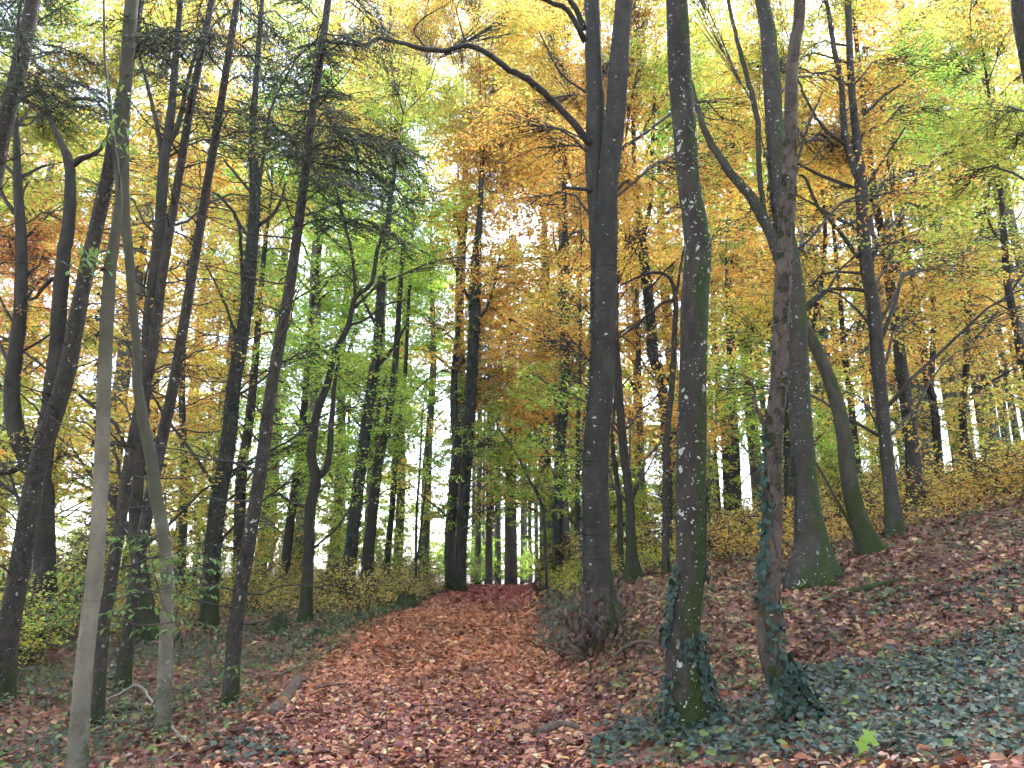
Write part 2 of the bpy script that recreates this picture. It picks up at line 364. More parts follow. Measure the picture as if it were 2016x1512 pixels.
def lobe(geoL, geoT, c, r, rz, nspray, nleaf, code, Ll, anchor=None, slen=.55):
    """layered sprays of leaves through an ellipsoid of radius r (height rz), each on its twig"""
    if nspray < 1: return
    d = rng.normal(size=(nspray, 3)); d = norm(d) * rng.uniform(.15, 1, (nspray, 1)) ** .45
    C = c + d * np.array([r, r, rz])
    az = np.arctan2(d[:, 1], d[:, 0]) + rng.normal(0, .7, nspray)
    U = np.stack([np.cos(az), np.sin(az), rng.normal(-.12, .22, nspray)], -1); U = norm(U)
    Nn = norm(np.stack([rng.normal(0, .28, nspray), rng.normal(0, .28, nspray), np.ones(nspray)], -1)); Nn = norm(Nn - U * (U * Nn).sum(1, keepdims=True))
    V = np.cross(Nn, U); sl = slen * rng.uniform(.6, 1.35, nspray)
    u = rng.uniform(-1, 1, (nspray, nleaf)); v = rng.normal(0, .33, (nspray, nleaf)) * (1.15 - np.abs(u) * .7)
    P = C[:, None] + U[:, None] * (u * sl[:, None])[..., None] + V[:, None] * (v * sl[:, None])[..., None] + Nn[:, None] * rng.normal(0, .05, (nspray, nleaf))[..., None] * 1.0
    sg = np.sign(v)[..., None]
    A = U[:, None] * .7 + V[:, None] * sg * .8 + rng.normal(0, .35, P.shape) + np.array([0, 0, -.25])
    NL = Nn[:, None] + rng.normal(0, .45, P.shape)
    P = P.reshape(-1, 3); A = norm(A.reshape(-1, 3)); NL = NL.reshape(-1, 3); NL = norm(NL - A * (A * NL).sum(1, keepdims=True))
    n = len(P); s = rng.uniform(.7, 1.2, n)
    Vv, Ff = leaf_quads(P, A, NL, Ll * s, Ll * .66 * s)
    cl = pal(code, n)
    tint = rng.normal(1, .13, (nspray, 1, 1)); cl = (cl.reshape(nspray, nleaf, 3) * tint).reshape(-1, 3)
    geoL.add(Vv, Ff, np.repeat(cl, 4, 0))
    if geoT is not None:
        a0 = c if anchor is None else anchor
        aa = np.atleast_2d(a0); sel = rng.uniform(0, len(aa) - 1, nspray) if len(aa) > 1 else np.zeros(nspray)
        for i in range(nspray):
            k0 = int(sel[i]); a0 = aa[k0] + (aa[min(k0 + 1, len(aa) - 1)] - aa[k0]) * (sel[i] - k0)
            e0 = C[i] - U[i] * sl[i]; e1 = C[i] + U[i] * sl[i] * .9
            pp = np.array([a0, a0 + (e0 - a0) * .55 + rng.normal(0, .08, 3), e0, e1])
            Vt, Ft = tube(pp, np.array([.009, .008, .007, .003]) * (1 if Ll < .11 else 1.5), 3, cap=False)
            geoT.add(Vt, Ft)

# ------------------------------------------------------------------ the setting: floor, path
def grid_mesh(name, X, Y, Z, mat):
    ny, nx = X.shape; V = np.stack([X, Y, Z], -1).reshape(-1, 3)
    i = np.arange(ny - 1)[:, None] * nx; j = np.arange(nx - 1)[None]
    Fq = np.stack([i + j, i + j + 1, i + nx + j + 1, i + nx + j], -1).reshape(-1, 4)
    return link(name, mk_mesh(name, V, [Fq]), mat)
uy = np.linspace(0, 1, 240); ys = -14 + 40 * uy + 540 * np.maximum(uy - .12, 0) ** 3.0
ux = np.linspace(-1, 1, 220); xs = 26 * ux + 260 * np.sign(ux) * np.abs(ux) ** 4
X, Y = np.meshgrid(xs, ys)
floor = grid_mesh('forest_floor', X, Y, H(X, Y), M['floor']); tag(floor, kind='structure')
yy = np.concatenate([np.linspace(-8, 20, 180), np.linspace(20.2, 64, 140)]); uu = np.linspace(-1, 1, 17)
UU, YY = np.meshgrid(uu, yy)
hw = 1.38 + .12 * np.sin(YY * 1.7) + .07 * np.sin(YY * 4.3 + 1)
XX = path_x(YY) + UU * hw
path = grid_mesh('forest_path', XX, YY, H(XX, YY) + .006 - .02 * (np.abs(UU) > .99), M['path']); tag(path, kind='structure')

# ------------------------------------------------------------------ trees traced as real trunks at their own distance
TREES = {}
def trunk_tree(key, name, label, pts, mat, Y=None, flare=.5, limbs=(), ext=5., sides=14, canopy=True, rough=.05, limbmat=None, fl_h=.28, group=None, lobes=4, step=.16, dY=0.):
    g = hit(pts[0][0], pts[0][1])
    if Y is None: Y = g[1]
    w0 = at(pts[0][0], pts[0][1], Y); base = np.array([w0[0], Y, float(H(w0[0], Y))])
    W, R = [], []
    n = len(pts)
    for i, (px, py, w) in enumerate(pts):
        yv = Y + dY * i / max(1, n - 1); q = at(px, py, yv); W.append(q); R.append(w * (.84 if mat == 'spruce' else .8 if mat in ('pale', 'pale2') else .86 if mat == 'dark' else .96) * .5 * (yv / ray(px, py)[1]) / F)
    W[0] = base.copy(); W = [base + np.array([0, 0, -.18])] + W; R = [R[0]] + R
    dirv = norm(W[-1] - W[-2]); dirv = norm(dirv * .6 + np.array([0, 0, .4]))
    if ext:
        W += [W[-1] + dirv * ext * .5, W[-1] + dirv * ext * .5 + np.array([.1, 0, ext * .5])]; R += [R[-1] * .8, R[-1] * .35]
    P, Rr = spline(W, R, step)
    root = empty(name, base, label, 'tree', group)
    V, Fc = tube(P, Rr, sides, True, rough_rad(abs(hash(key)) % 9999 if False else sum(map(ord, key)) * 13, rough, flare, base[2], fl_h, lobes))
    gg = Geo(); gg.add(V, Fc); gg.build('trunk', M[mat], root, base)
    rec = dict(root=root, base=base, P=P, R=Rr, Y=Y, px=[p[0] for p in pts], py=[p[1] for p in pts], canopy=canopy, leaf=Geo(), twig=Geo(), mat=mat)
    TREES[key] = rec
    for lb in limbs:
        lp, ld = (lb[0], lb[1]) if isinstance(lb[0], list) else (lb, 0)
        LW = [at(a, b, Y + ld * i / (len(lp) - 1)) for i, (a, b, w) in enumerate(lp)]
        LR = [w * .5 * Y / F for a, b, w in lp]
        p2, r2 = spline(LW, LR, .12); p2[1:-1] += rng.normal(0, .006, p2[1:-1].shape)
        V, Fc = tube(p2, r2, 8 if lp[0][2] > 9 else 6, True, rough_rad(len(p2) * 7, .07))
        gl = Geo(); gl.add(V, Fc); gl.build('branch', M[limbmat or mat], root, base)
    return rec
def far(k): return 1.0
# --- left side
trunk_tree('L1', 'spruce_tree', 'grey scaly spruce leaning right at the left edge, before the forked dark beech',
    [(0, 1385, 52), (12, 1270, 49), (30, 1168, 46), (75, 916, 42), (126, 755, 37), (166, 553, 33), (211, 352, 30), (226, 261, 28), (252, 130, 25), (274, 0, 22)], 'spruce', flare=.25, canopy=False)
trunk_tree('L2', 'beech_tree', 'slender pale smooth beech in the left foreground, its foot below the picture edge',
    [(148, 1545, 50), (153, 1480, 46), (166, 1304, 42), (189, 1103, 37), (201, 901, 33), (206, 756, 30), (216, 553, 27), (228, 452, 24), (234, 380, 17), (226, 300, 12), (214, 180, 8), (205, 60, 5)], 'pale', flare=.15, canopy=False, step=.1)
trunk_tree('L3', 'beech_tree', 'pale thin bent beech with a greenish upper stem, right of the palest trunk',
    [(320, 1452, 37), (327, 1254, 32), (330, 1153, 29), (322, 1052, 29), (307, 977, 29), (297, 901, 28), (282, 826, 25), (270, 750, 23), (271, 703, 21), (261, 603, 21), (254, 502, 22), (246, 427, 24), (243, 352, 26), (242, 250, 29), (250, 125, 30), (260, 0, 31)], 'pale2', flare=.15, canopy=False, step=.1)
trunk_tree('L4', 'spruce_tree', 'thin spruce with bare side twigs close behind the palest beech',
    [(190, 1432, 30), (202, 1254, 29), (217, 1153, 28), (237, 1027, 27), (260, 880, 26), (285, 760, 25), (299, 700, 24), (322, 528, 21), (347, 377, 19), (377, 201, 17), (417, 0, 15)], 'spruce', flare=.2, canopy=False)
trunk_tree('L6', 'spruce_tree', 'reddish grey spruce passing behind the bent pale beech, leaning right',
    [(240, 1362, 32), (262, 1178, 29), (282, 1052, 28), (312, 901, 27), (322, 851, 26), (342, 754, 24), (372, 578, 22), (397, 427, 20), (427, 251, 18), (467, 0, 15)], 'spruce', flare=.2, canopy=False)
trunk_tree('L7', 'spruce_tree', 'straight leaning spruce beside the path with long bare side twigs',
    [(452, 1392, 40), (456, 1330, 36), (464, 1229, 35), (484, 1103, 34), (509, 952, 31), (536, 754, 28), (568, 578, 25), (593, 402, 22), (618, 201, 19), (646, 0, 15)], 'spruce', flare=.22, canopy=False)
trunk_tree('L8', 'beech_tree', 'dark trunk with a black flared foot behind the bent pale beech',
    [(296, 1262, 36), (282, 1170, 31), (268, 1052, 30), (272, 901, 29), (285, 750, 28), (296, 603, 26), (314, 452, 25), (322, 330, 24), (338, 210, 18), (350, 60, 13)], 'dark', flare=.7, fl_h=.5,
    limbs=[[(322, 330, 14), (312, 260, 11), (296, 190, 9), (275, 110, 6)], [(325, 300, 13), (352, 240, 11), (372, 150, 9), (400, 60, 7)]])
trunk_tree('L9', 'beech_tree', 'massive dark forked beech at the far left with two upright arms',
    [(90, 1258, 56), (90, 1180, 47), (86, 1050, 46), (80, 960, 50), (58, 905, 44), (32, 850, 36), (24, 760, 32), (40, 603, 28), (42, 477, 24), (36, 380, 20), (33, 285, 14), (30, 200, 9)], 'dark', flare=.45,
    limbs=[[(78, 950, 40), (92, 860, 34), (100, 780, 32), (111, 703, 31), (121, 553, 28), (136, 427, 26), (137, 330, 23), (118, 275, 14), (98, 230, 11), (70, 150, 8)],
           [(137, 330, 15), (160, 312, 12), (192, 300, 8), (215, 262, 6)], [(40, 430, 11), (15, 400, 9), (-20, 330, 7)], [(122, 540, 10), (90, 560, 8), (62, 590, 6), (30, 540, 5)], [(60, 900, 16), (20, 930, 12), (-20, 925, 9)]])
trunk_tree('L10', 'spruce_tree', 'spruce crossing the upper left corner, its foot outside the picture',
    [(-120, 1400, 50), (-90, 1150, 46), (-55, 700, 40), (-25, 450, 36), (0, 290, 34), (18, 210, 33), (40, 125, 32), (65, 0, 30)], 'spruce', Y=8.6, flare=.2, canopy=False)
trunk_tree('L11', 'beech_tree', 'dark ivy covered trunk leaning right, left of the straight spruce beside the path',
    [(410, 1234, 42), (417, 1110, 38), (428, 1002, 36), (449, 876, 34), (461, 754, 31), (482, 628, 29), (495, 502, 28), (502, 377, 24), (497, 276, 18), (505, 150, 12)], 'dark', flare=.2,
    limbs=[[(482, 620, 9), (477, 540, 8), (470, 440, 7), (440, 395, 6), (420, 378, 4)], [(506, 445, 9), (535, 425, 7), (555, 390, 6), (562, 360, 4)], [(470, 690, 7), (455, 630, 6), (430, 570, 5), (405, 520, 3)], [(495, 480, 9), (515, 330, 7), (535, 210, 5), (580, 120, 4)]])
trunk_tree('L13', 'beech_tree', 'thin crooked dark tree forking twice at the left path edge, beside the mossy stone',
    [(600, 1227, 27), (607, 1103, 25), (611, 1000, 25), (622, 945, 25), (613, 891, 20), (625, 810, 18), (645, 754, 16), (660, 693, 14), (685, 643, 13), (700, 585, 12), (731, 558, 10), (743, 492, 9), (761, 437, 7), (775, 360, 5)], 'dark', flare=.3, ext=2,
    limbs=[[(626, 940, 14), (645, 914, 13), (653, 826, 11), (658, 760, 8), (668, 700, 6)], [(700, 585, 8), (693, 502, 7), (673, 417, 6), (655, 350, 4)], [(612, 995, 9), (590, 995, 7), (560, 980, 5), (548, 970, 3)], [(617, 850, 8), (600, 830, 6), (585, 800, 4)], [(690, 640, 6), (720, 628, 5), (760, 600, 4), (800, 590, 3)]])
trunk_tree('L14', 'beech_tree', 'dark ivy clad trunk leaning right, left one of the pair beyond the left bank',
    [(680, 1180, 34), (688, 1113, 30), (697, 1025, 29), (708, 938, 27), (719, 850, 25), (733, 754, 23), (745, 650, 21), (752, 550, 18), (765, 430, 14)], 'dark', flare=.3, Y=24,
    limbs=[[(735, 730, 9), (770, 690, 7), (800, 640, 5)], [(745, 650, 9), (720, 600, 7), (700, 540, 5)]])
trunk_tree('L15', 'beech_tree', 'dark forked trunk, right one of the pair beyond the left bank',
    [(722, 1166, 30), (725, 1091, 27), (732, 1025, 24), (740, 950, 23), (748, 895, 22), (762, 830, 18), (775, 750, 16), (785, 620, 12)], 'dark', flare=.3, Y=26, limbs=[[(745, 905, 11), (741, 840, 9), (748, 790, 7), (760, 740, 5)]])
trunk_tree('L16', 'beech_tree', 'thin distant trunk with bright sky around it, between the dark pair and the path',
    [(757, 1156, 16), (765, 1069, 14), (774, 981, 13), (782, 850, 12), (795, 770, 10), (802, 650, 8)], 'dark', flare=.2, Y=33, limbs=[[(780, 860, 7), (790, 815, 6), (790, 760, 4)]])
trunk_tree('LA', 'beech_tree', 'faint brown trunk seen between the bent pale beech and the ivy covered trunk',
    [(355, 1180, 17), (360, 1050, 16), (362, 900, 15), (358, 760, 13), (365, 620, 10)], 'beech', Y=24)
trunk_tree('LB', 'beech_tree', 'short seeming dark trunk just right of the ivy covered leaning trunk',
    [(470, 1170, 26), (474, 950, 25), (488, 850, 22), (500, 740, 18), (510, 620, 14)], 'dark', Y=25)
trunk_tree('LC', 'beech_tree', 'brownish trunk behind the thin crooked tree, to its left',
    [(558, 1165, 22), (570, 1040, 21), (585, 930, 19), (595, 840, 16), (605, 720, 12)], 'dark', Y=28)
trunk_tree('LD', 'young_beech', 'thin young twin stem in the bright green gap left of the path end',
    [(819, 1140, 6), (820, 1020, 6), (826, 930, 5), (830, 850, 4)], 'twig', Y=28, flare=.1, ext=1.5, sides=6, canopy=False, limbs=[[(822, 1100, 4), (832, 1010, 4), (840, 930, 4), (842, 830, 3)]])
# --- centre
trunk_tree('C1', 'beech_tree', 'grey brown trunk, left one of the tall pair where the path vanishes',
    [(887, 1152, 22), (885, 1069, 21), (892, 959, 20), (899, 872, 19), (893, 800, 15), (897, 700, 12), (910, 560, 9)], 'beech', flare=.3, Y=33)
trunk_tree('C2', 'beech_tree', 'dark ivy topped trunk, right one of the tall pair where the path vanishes',
    [(905, 1154, 30), (909, 1069, 25), (916, 959, 24), (922, 872, 23), (928, 760, 24), (933, 650, 26), (936, 540, 24), (944, 430, 14)], 'dark', flare=.3, Y=31,
    limbs=[[(935, 640, 8), (965, 590, 6), (985, 500, 4)], [(930, 600, 8), (900, 540, 6), (880, 470, 4)]])
trunk_tree('C5', 'beech_tree', 'dark ivy clad column right of the path end, left of the double trunked beech',
    [(1098, 1132, 27), (1098, 1025, 22), (1100, 938, 21), (1106, 850, 21), (1112, 754, 20), (1112, 553, 22), (1112, 470, 14)], 'dark', flare=.3, Y=27,
    limbs=[[(1112, 560, 6), (1130, 520, 5), (1150, 470, 4)]])
trunk_tree('C4', 'young_beech', 'thin sapling arching left over the end of the path',
    [(1076, 1118, 7), (1071, 1025, 7), (1060, 977, 7), (1038, 938, 6), (1012, 885, 5), (985, 850, 3)], 'twig', Y=24, flare=.1, ext=.6, sides=6, canopy=False)
trunk_tree('C6', 'beech_tree', 'slim dark trunk half hidden left of the double trunked beech',
    [(1139, 1120, 14), (1137, 1000, 12), (1138, 850, 10), (1142, 700, 8)], 'dark', Y=26)
# --- right side
trunk_tree('B', 'beech_tree', 'large double trunked beech at the right of the path, long limb arching left over it',
    [(1190, 1236, 70), (1182, 1190, 62), (1176, 1113, 57), (1173, 938, 53), (1175, 850, 51), (1185, 754, 50), (1192, 553, 48), (1195, 402, 44), (1200, 327, 43), (1213, 201, 41), (1222, 75, 38), (1228, 0, 35)], 'main', flare=.45, sides=20, step=.12, fl_h=.35,
    limbs=[([(1180, 760, 34), (1180, 600, 36), (1176, 450, 37), (1170, 350, 38), (1171, 280, 39), (1172, 201, 40), (1168, 100, 39), (1166, 0, 37), (1160, -160, 30), (1158, -320, 20)], .35),
           ([(1160, 282, 19), (1145, 262, 17), (1120, 231, 15), (1080, 191, 14), (1040, 156, 14), (1002, 138, 13), (962, 108, 12), (922, 90, 11), (881, 99, 10), (841, 98, 10), (801, 88, 9), (761, 78, 8), (736, 78, 8), (715, 90, 7), (650, 83, 6), (590, 92, 4)], -1.2),
           [(1165, 378, 11), (1150, 372, 9), (1125, 371, 7), (1106, 368, 5)], ([(1152, 80, 17), (1138, 55, 14), (1118, 20, 12), (1075, 0, 10), (1010, -30, 7)], -.8), ([(1150, 60, 16), (1135, 20, 13), (1105, -20, 10)], -.3),
           [(1153, 182, 6), (1110, 150, 5), (1080, 100, 4), (1060, 60, 3)], [(922, 92, 5), (910, 60, 4), (900, 20, 3), (915, -20, 2)], [(841, 98, 5), (815, 60, 4), (840, 30, 3), (880, 10, 2)], [(1155, 300, 5), (1120, 265, 4), (1085, 250, 3)]])
trunk_tree('T', 'beech_tree', 'sturdy beech with white lichen blotches, green moss and ivied foot, right foreground',
    [(1362, 1424, 92), (1352, 1340, 80), (1346, 1244, 70), (1357, 1157, 62), (1360, 1069, 60), (1360, 938, 58), (1362, 850, 57), (1364, 754, 55), (1367, 603, 55), (1374, 502, 54), (1370, 452, 52), (1356, 352, 48), (1348, 251, 47), (1338, 151, 45), (1332, 0, 44)], 'mossy', flare=.28, sides=22, step=.08, fl_h=.25, canopy=False, rough=.06,
    limbs=[[(1388, 478, 11), (1396, 474, 9), (1402, 470, 4), (1408, 463, 2)]])
trunk_tree('D', 'pine_tree', 'bare reddish trunk with flaking bark and a sharply bent ivy covered foot, right foreground',
    [(1580, 1405, 78), (1556, 1366, 62), (1528, 1315, 50), (1514, 1260, 45), (1514, 1157, 43), (1519, 1025, 40), (1523, 850, 37), (1534, 754, 35), (1539, 603, 33), (1548, 452, 31), (1557, 301, 27), (1557, 200, 26), (1559, 130, 25), (1566, 75, 24), (1575, 0, 22)], 'flaky', flare=.2, sides=20, step=.07, fl_h=.2, canopy=False, rough=.05,
    limbs=[[(1518, 850, 11), (1500, 830, 9), (1486, 795, 7), (1483, 770, 6), (1473, 742, 3)]])
trunk_tree('E', 'beech_tree', 'broad grey beech with mossy spreading root feet, behind the flaking trunk',
    [(1602, 1148, 74), (1598, 1083, 58), (1588, 988, 47), (1580, 894, 46), (1575, 800, 43), (1573, 754, 42), (1566, 603, 41), (1556, 520, 40), (1540, 430, 38), (1531, 350, 36), (1525, 251, 36), (1519, 151, 35), (1510, 50, 31), (1500, 0, 28)], 'broad', flare=.6, sides=20, step=.12, fl_h=.4, lobes=5,
    limbs=[[(1552, 560, 26), (1535, 510, 25), (1515, 455, 25), (1482, 392, 24), (1442, 347, 20), (1402, 286, 17), (1382, 241, 14), (1360, 160, 10)], [(1512, 450, 13), (1502, 400, 12), (1492, 301, 12), (1490, 226, 12), (1467, 141, 11), (1442, 40, 9), (1430, -20, 8)],
           [(1580, 470, 8), (1660, 350, 6), (1640, 300, 4)][:0] or [(1565, 640, 8), (1600, 590, 7), (1640, 568, 6), (1700, 570, 4)], [(1545, 400, 8), (1590, 250, 6), (1620, 180, 4)]])
trunk_tree('F', 'beech_tree', 'moss covered trunk curving steeply left, right of the broad grey beech',
    [(1716, 1092, 44), (1692, 1026, 36), (1678, 979, 34), (1668, 918, 32), (1664, 871, 31), (1650, 800, 29), (1626, 729, 27), (1601, 673, 24), (1584, 640, 22), (1560, 590, 18)], 'moss2', flare=.5, ext=1.5, limbs=[[(1695, 1070, 7), (1650, 990, 6), (1615, 925, 5), (1590, 880, 4)]])
trunk_tree('G', 'beech_tree', 'tall dark trunk splitting into two upright stems high up, right of the moss covered one',
    [(1766, 1052, 40), (1761, 1035, 33), (1751, 941, 27), (1741, 847, 26), (1732, 754, 27), (1719, 603, 27), (1703, 502, 25), (1694, 352, 24), (1689, 301, 17), (1679, 201, 15), (1674, 126, 14), (1669, 0, 12)], 'beech', flare=.4,
    limbs=[[(1694, 360, 18), (1674, 305, 16), (1661, 251, 15), (1656, 166, 13), (1641, 90, 11), (1629, 10, 9), (1620, -60, 6)], [(1707, 365, 8), (1742, 312, 6), (1782, 251, 4)], [(1700, 225, 8), (1740, 190, 6), (1772, 166, 5), (1812, 136, 3)], [(1691, 508, 9), (1651, 452, 8), (1611, 407, 7), (1586, 352, 6), (1573, 345, 4)], [(1715, 540, 7), (1660, 535, 6), (1620, 540, 5), (1600, 560, 4)], [(1718, 575, 9), (1660, 568, 7), (1625, 575, 6), (1590, 612, 5)], [(1665, 285, 9), (1620, 250, 7), (1585, 190, 5), (1570, 150, 4)]])
trunk_tree('H', 'beech_tree', 'slightly thinner ivy specked trunk just right of the tall splitting trunk',
    [(1806, 1000, 34), (1798, 918, 29), (1792, 847, 27), (1779, 754, 25), (1766, 653, 21), (1751, 553, 19), (1741, 477, 17), (1724, 402, 15), (1711, 302, 13), (1700, 200, 11)], 'beech', flare=.3)
trunk_tree('I', 'beech_tree', 'dark trunk forking low into a left and a right stem on the hill slope',
    [(1852, 962, 20), (1850, 941, 18), (1844, 847, 17), (1835, 780, 17), (1827, 754, 16), (1812, 653, 14), (1802, 578, 12), (1787, 502, 10), (1768, 420, 7)], 'dark', Y=21, limbs=[[(1832, 770, 12), (1838, 653, 11), (1837, 553, 9), (1842, 477, 7), (1835, 400, 5)]])
trunk_tree('J', 'beech_tree', 'dark winding trunk on the upper hill slope, second from the right edge',
    [(1906, 942, 18), (1899, 870, 16), (1895, 800, 15), (1902, 729, 14), (1907, 578, 14), (1920, 510, 12), (1932, 452, 10), (1945, 380, 6)], 'dark', Y=24, limbs=[[(1905, 620, 8), (1890, 570, 6), (1895, 530, 4)]])
trunk_tree('K', 'beech_tree', 'dark trunk cut by the right picture edge, bending left towards the top',
    [(2062, 905, 22), (2040, 800, 20), (2012, 703, 18), (2003, 653, 17), (1983, 553, 16), (1974, 427, 12), (1965, 330, 9)], 'dark', Y=20, limbs=[[(1985, 545, 6), (1940, 530, 5), (1880, 525, 4), (1840, 515, 3)], [(1978, 480, 8), (1955, 455, 6), (1945, 430, 5)]])
trunk_tree('MM', 'beech_tree', 'dark trunk showing only in the upper right corner',
    [(2180, 1100, 60), (2120, 700, 45), (2060, 300, 38), (2025, 120, 34), (2008, 30, 30), (1998, -60, 26)], 'dark', Y=12)
trunk_tree('N1', 'beech_tree', 'thin trunk just right of the double trunked beech',
    [(1222, 1132, 15), (1221, 1060, 13), (1219, 981, 13), (1210, 910, 11), (1206, 860, 9), (1212, 760, 7)], 'dark', Y=19)
trunk_tree('N2', 'beech_tree', 'dark flared trunk between the double trunked beech and the lichen blotched one',
    [(1248, 1147, 32), (1243, 1100, 23), (1239, 981, 20), (1228, 894, 20), (1222, 820, 19), (1214, 700, 17), (1208, 600, 14)], 'dark', Y=16, flare=.8, fl_h=.3)
trunk_tree('N3', 'beech_tree', 'ivy column splitting into two thin tops behind the gap between the two big beeches',
    [(1314, 1110, 22), (1314, 950, 21), (1310, 850, 21), (1301, 744, 22), (1286, 703, 23), (1281, 628, 23), (1271, 543, 23), (1264, 477, 20), (1258, 427, 16), (1249, 352, 11), (1247, 220, 9)], 'dark', Y=21, limbs=[[(1264, 470, 11), (1280, 402, 10), (1284, 301, 9), (1287, 216, 8), (1295, 100, 5)], [(1262, 520, 7), (1240, 480, 6), (1218, 465, 4)]])
trunk_tree('N4', 'young_beech', 'thin brown stem bending over left at its top, beside the lichen blotched beech',
    [(1311, 1136, 19), (1311, 1025, 16), (1311, 938, 15), (1314, 850, 14), (1323, 754, 14), (1329, 640, 13), (1330, 585, 11), (1320, 550, 8), (1300, 537, 7), (1270, 540, 6), (1221, 562, 4)], 'spruce', Y=15.4, flare=.2, ext=0, canopy=False,
    limbs=[[(1329, 590, 9), (1305, 597, 7), (1270, 625, 6), (1240, 650, 5), (1214, 668, 4)], [(1331, 580, 7), (1345, 500, 5), (1360, 420, 4), (1350, 330, 3)]])
trunk_tree('N5', 'beech_tree', 'faint far trunk in orange foliage between the two big beeches',
    [(1264, 1060, 16), (1265, 1000, 15), (1262, 900, 14), (1258, 760, 12), (1256, 640, 9)], 'beech', Y=30)
trunk_tree('N6', 'beech_tree', 'far grey trunk in the green gap between the lichen blotched and the flaking trunk',
    [(1436, 1040, 22), (1433, 938, 20), (1430, 850, 18), (1438, 760, 14)], 'beech', Y=30)
trunk_tree('N6b', 'beech_tree', 'far dark trunk, thicker neighbour of the far grey one in the green gap',
    [(1452, 1045, 24), (1450, 938, 20), (1446, 850, 18), (1440, 740, 14)], 'dark', Y=28)
trunk_tree('N6c', 'young_beech', 'thin far stem leaning left in the green gap, nearest the lichen blotched trunk',
    [(1420, 1040, 8), (1414, 960, 8), (1408, 880, 7), (1410, 800, 5)], 'dark', Y=30, sides=8, canopy=False)
trunk_tree('N7', 'beech_tree', 'shaded dark trunk wedged between the flaking trunk and the broad grey beech',
    [(1557, 1052, 26), (1555, 1000, 22), (1552, 880, 21), (1560, 760, 18), (1600, 640, 12)], 'dark', Y=19)
trunk_tree('N8', 'beech_tree', 'slim trunk behind the curving mossy trunk, its base in the shrubs',
    [(1692, 960, 18), (1686, 900, 17), (1676, 800, 15), (1662, 690, 13), (1655, 600, 10)], 'dark', Y=24)

# ------------------------------------------------------------------ foliage of the traced trees
PALROWS = ["DggYgYYYYOgYgOgY", "gYgYDYgYYOGYYOGg", "ggOgDgGOOOGOYOgg", "ROOgYGGOOOYOYOgg", "ROOYGGGOYOOOYOYO", "OYOYGGGOOOOgYOYO", "gYOYGGGGGOOGGYYY", "gYYgGGGGGGOGYYgg"]  # D at the upper left: dark green, with shade put into the leaf colour
DENROWS = ["6544379998776567", "7532459998576487", "7622587878488888", "7536788868888888", "5356888888888888", "4356788888888886", "4556778878788555", "6777774445653234"]
CAN = {k: t for k, t in TREES.items() if t['canopy']}
def limb_to(t, c, th=.02):
    """a branch from the trunk up to a leaf cloud"""
    P = t['P']; up = P[P[:, 2] > t['base'][2] + 1.5]
    if len(up) == 0: up = P[-1:]
    hd = np.linalg.norm(up[:, :2] - c[:2], axis=1)
    tgt = c[2] - .55 * hd - .2
    i = int(np.argmin(np.abs(up[:, 2] - tgt))); p0 = up[i]; r0 = t['R'][len(P) - len(up) + i] if len(up) <= len(P) else .03
    pts = branchy(p0, c, .12 * np.linalg.norm(c - p0), 7, .07)
    L = np.linalg.norm(c - p0)
    V, Fc = tube(pts, np.linspace(min(th * (.6 + .25 * L), max(.6 * r0, .012)), .008, 7), 5, True)
    g = Geo(); g.add(V, Fc); g.build('branch', M['twig'], t['root'], t['base'])
    return pts
for r in range(-1, 8):
    for cc in range(-1, 17):
        code = PALROWS[max(r, 0)][min(max(cc, 0), 15)]; den = int(DENROWS[max(r, 0)][min(max(cc, 0), 15)])
        nl = 3 if 0 <= r and 0 <= cc < 16 else 2
        for q in range(nl):
            px = (cc + rng.uniform(-.05, 1.05)) * 126; py = (r + rng.uniform(-.05, 1.05)) * 126
            ks = list(CAN); w = []
            for k in ks:
                t = CAN[k]; o = np.argsort(t['py']); tx = np.interp(py, np.array(t['py'])[o], np.array(t['px'])[o])
                sc_ = 150 + 1200 / t['Y']; ww = math.exp(-((tx - px) * t['Y'] / F / 2.0) ** 2) * (1.0 if t['Y'] > 13 else (.35 if r < 4 else .0))
                if py < min(t['py']) - 250 and t['Y'] > 20: ww *= .4
                w.append(ww + 1e-9)
            w = np.array(w) / sum(w); k = ks[rng.choice(len(ks), p=w)]; t = CAN[k]
            Yl = t['Y'] + (rng.uniform(-1.6, 3) if t['Y'] > 17.5 else rng.uniform(.4, 4)); c = at(px, py, Yl)
            if c[2] < H(c[0], c[1]) + 1.6: continue
            rad = 126 * Yl / F * .62 + .25; Ll = .076 if Yl < 15 else (.088 if Yl < 22 else .108)
            pts = limb_to(t, c)
            cov = 15876 * (Yl / F) ** 2 / (Ll * Ll * .66 * .5 * .62)         # leaves for full cover of a cell
            nleaf = 42; ns = max(2, int(cov * (1.5 if r < 3 else .66) * (den / 8) ** 1.3 / nleaf * 3 / nl * (.55 if r < 0 else 1)))
            lobe(t['leaf'], t['twig'], c, rad, rad * .6, ns, nleaf, code, Ll, pts[2:])
for k, t in TREES.items():
    if t['leaf'].n:
        tag(t['leaf'].build('crown', M['crown'], t['root'], t['base'], smooth=False), kind='stuff')
        tag(t['twig'].build('twigs', M['twig'], t['root'], t['base']), kind='stuff')

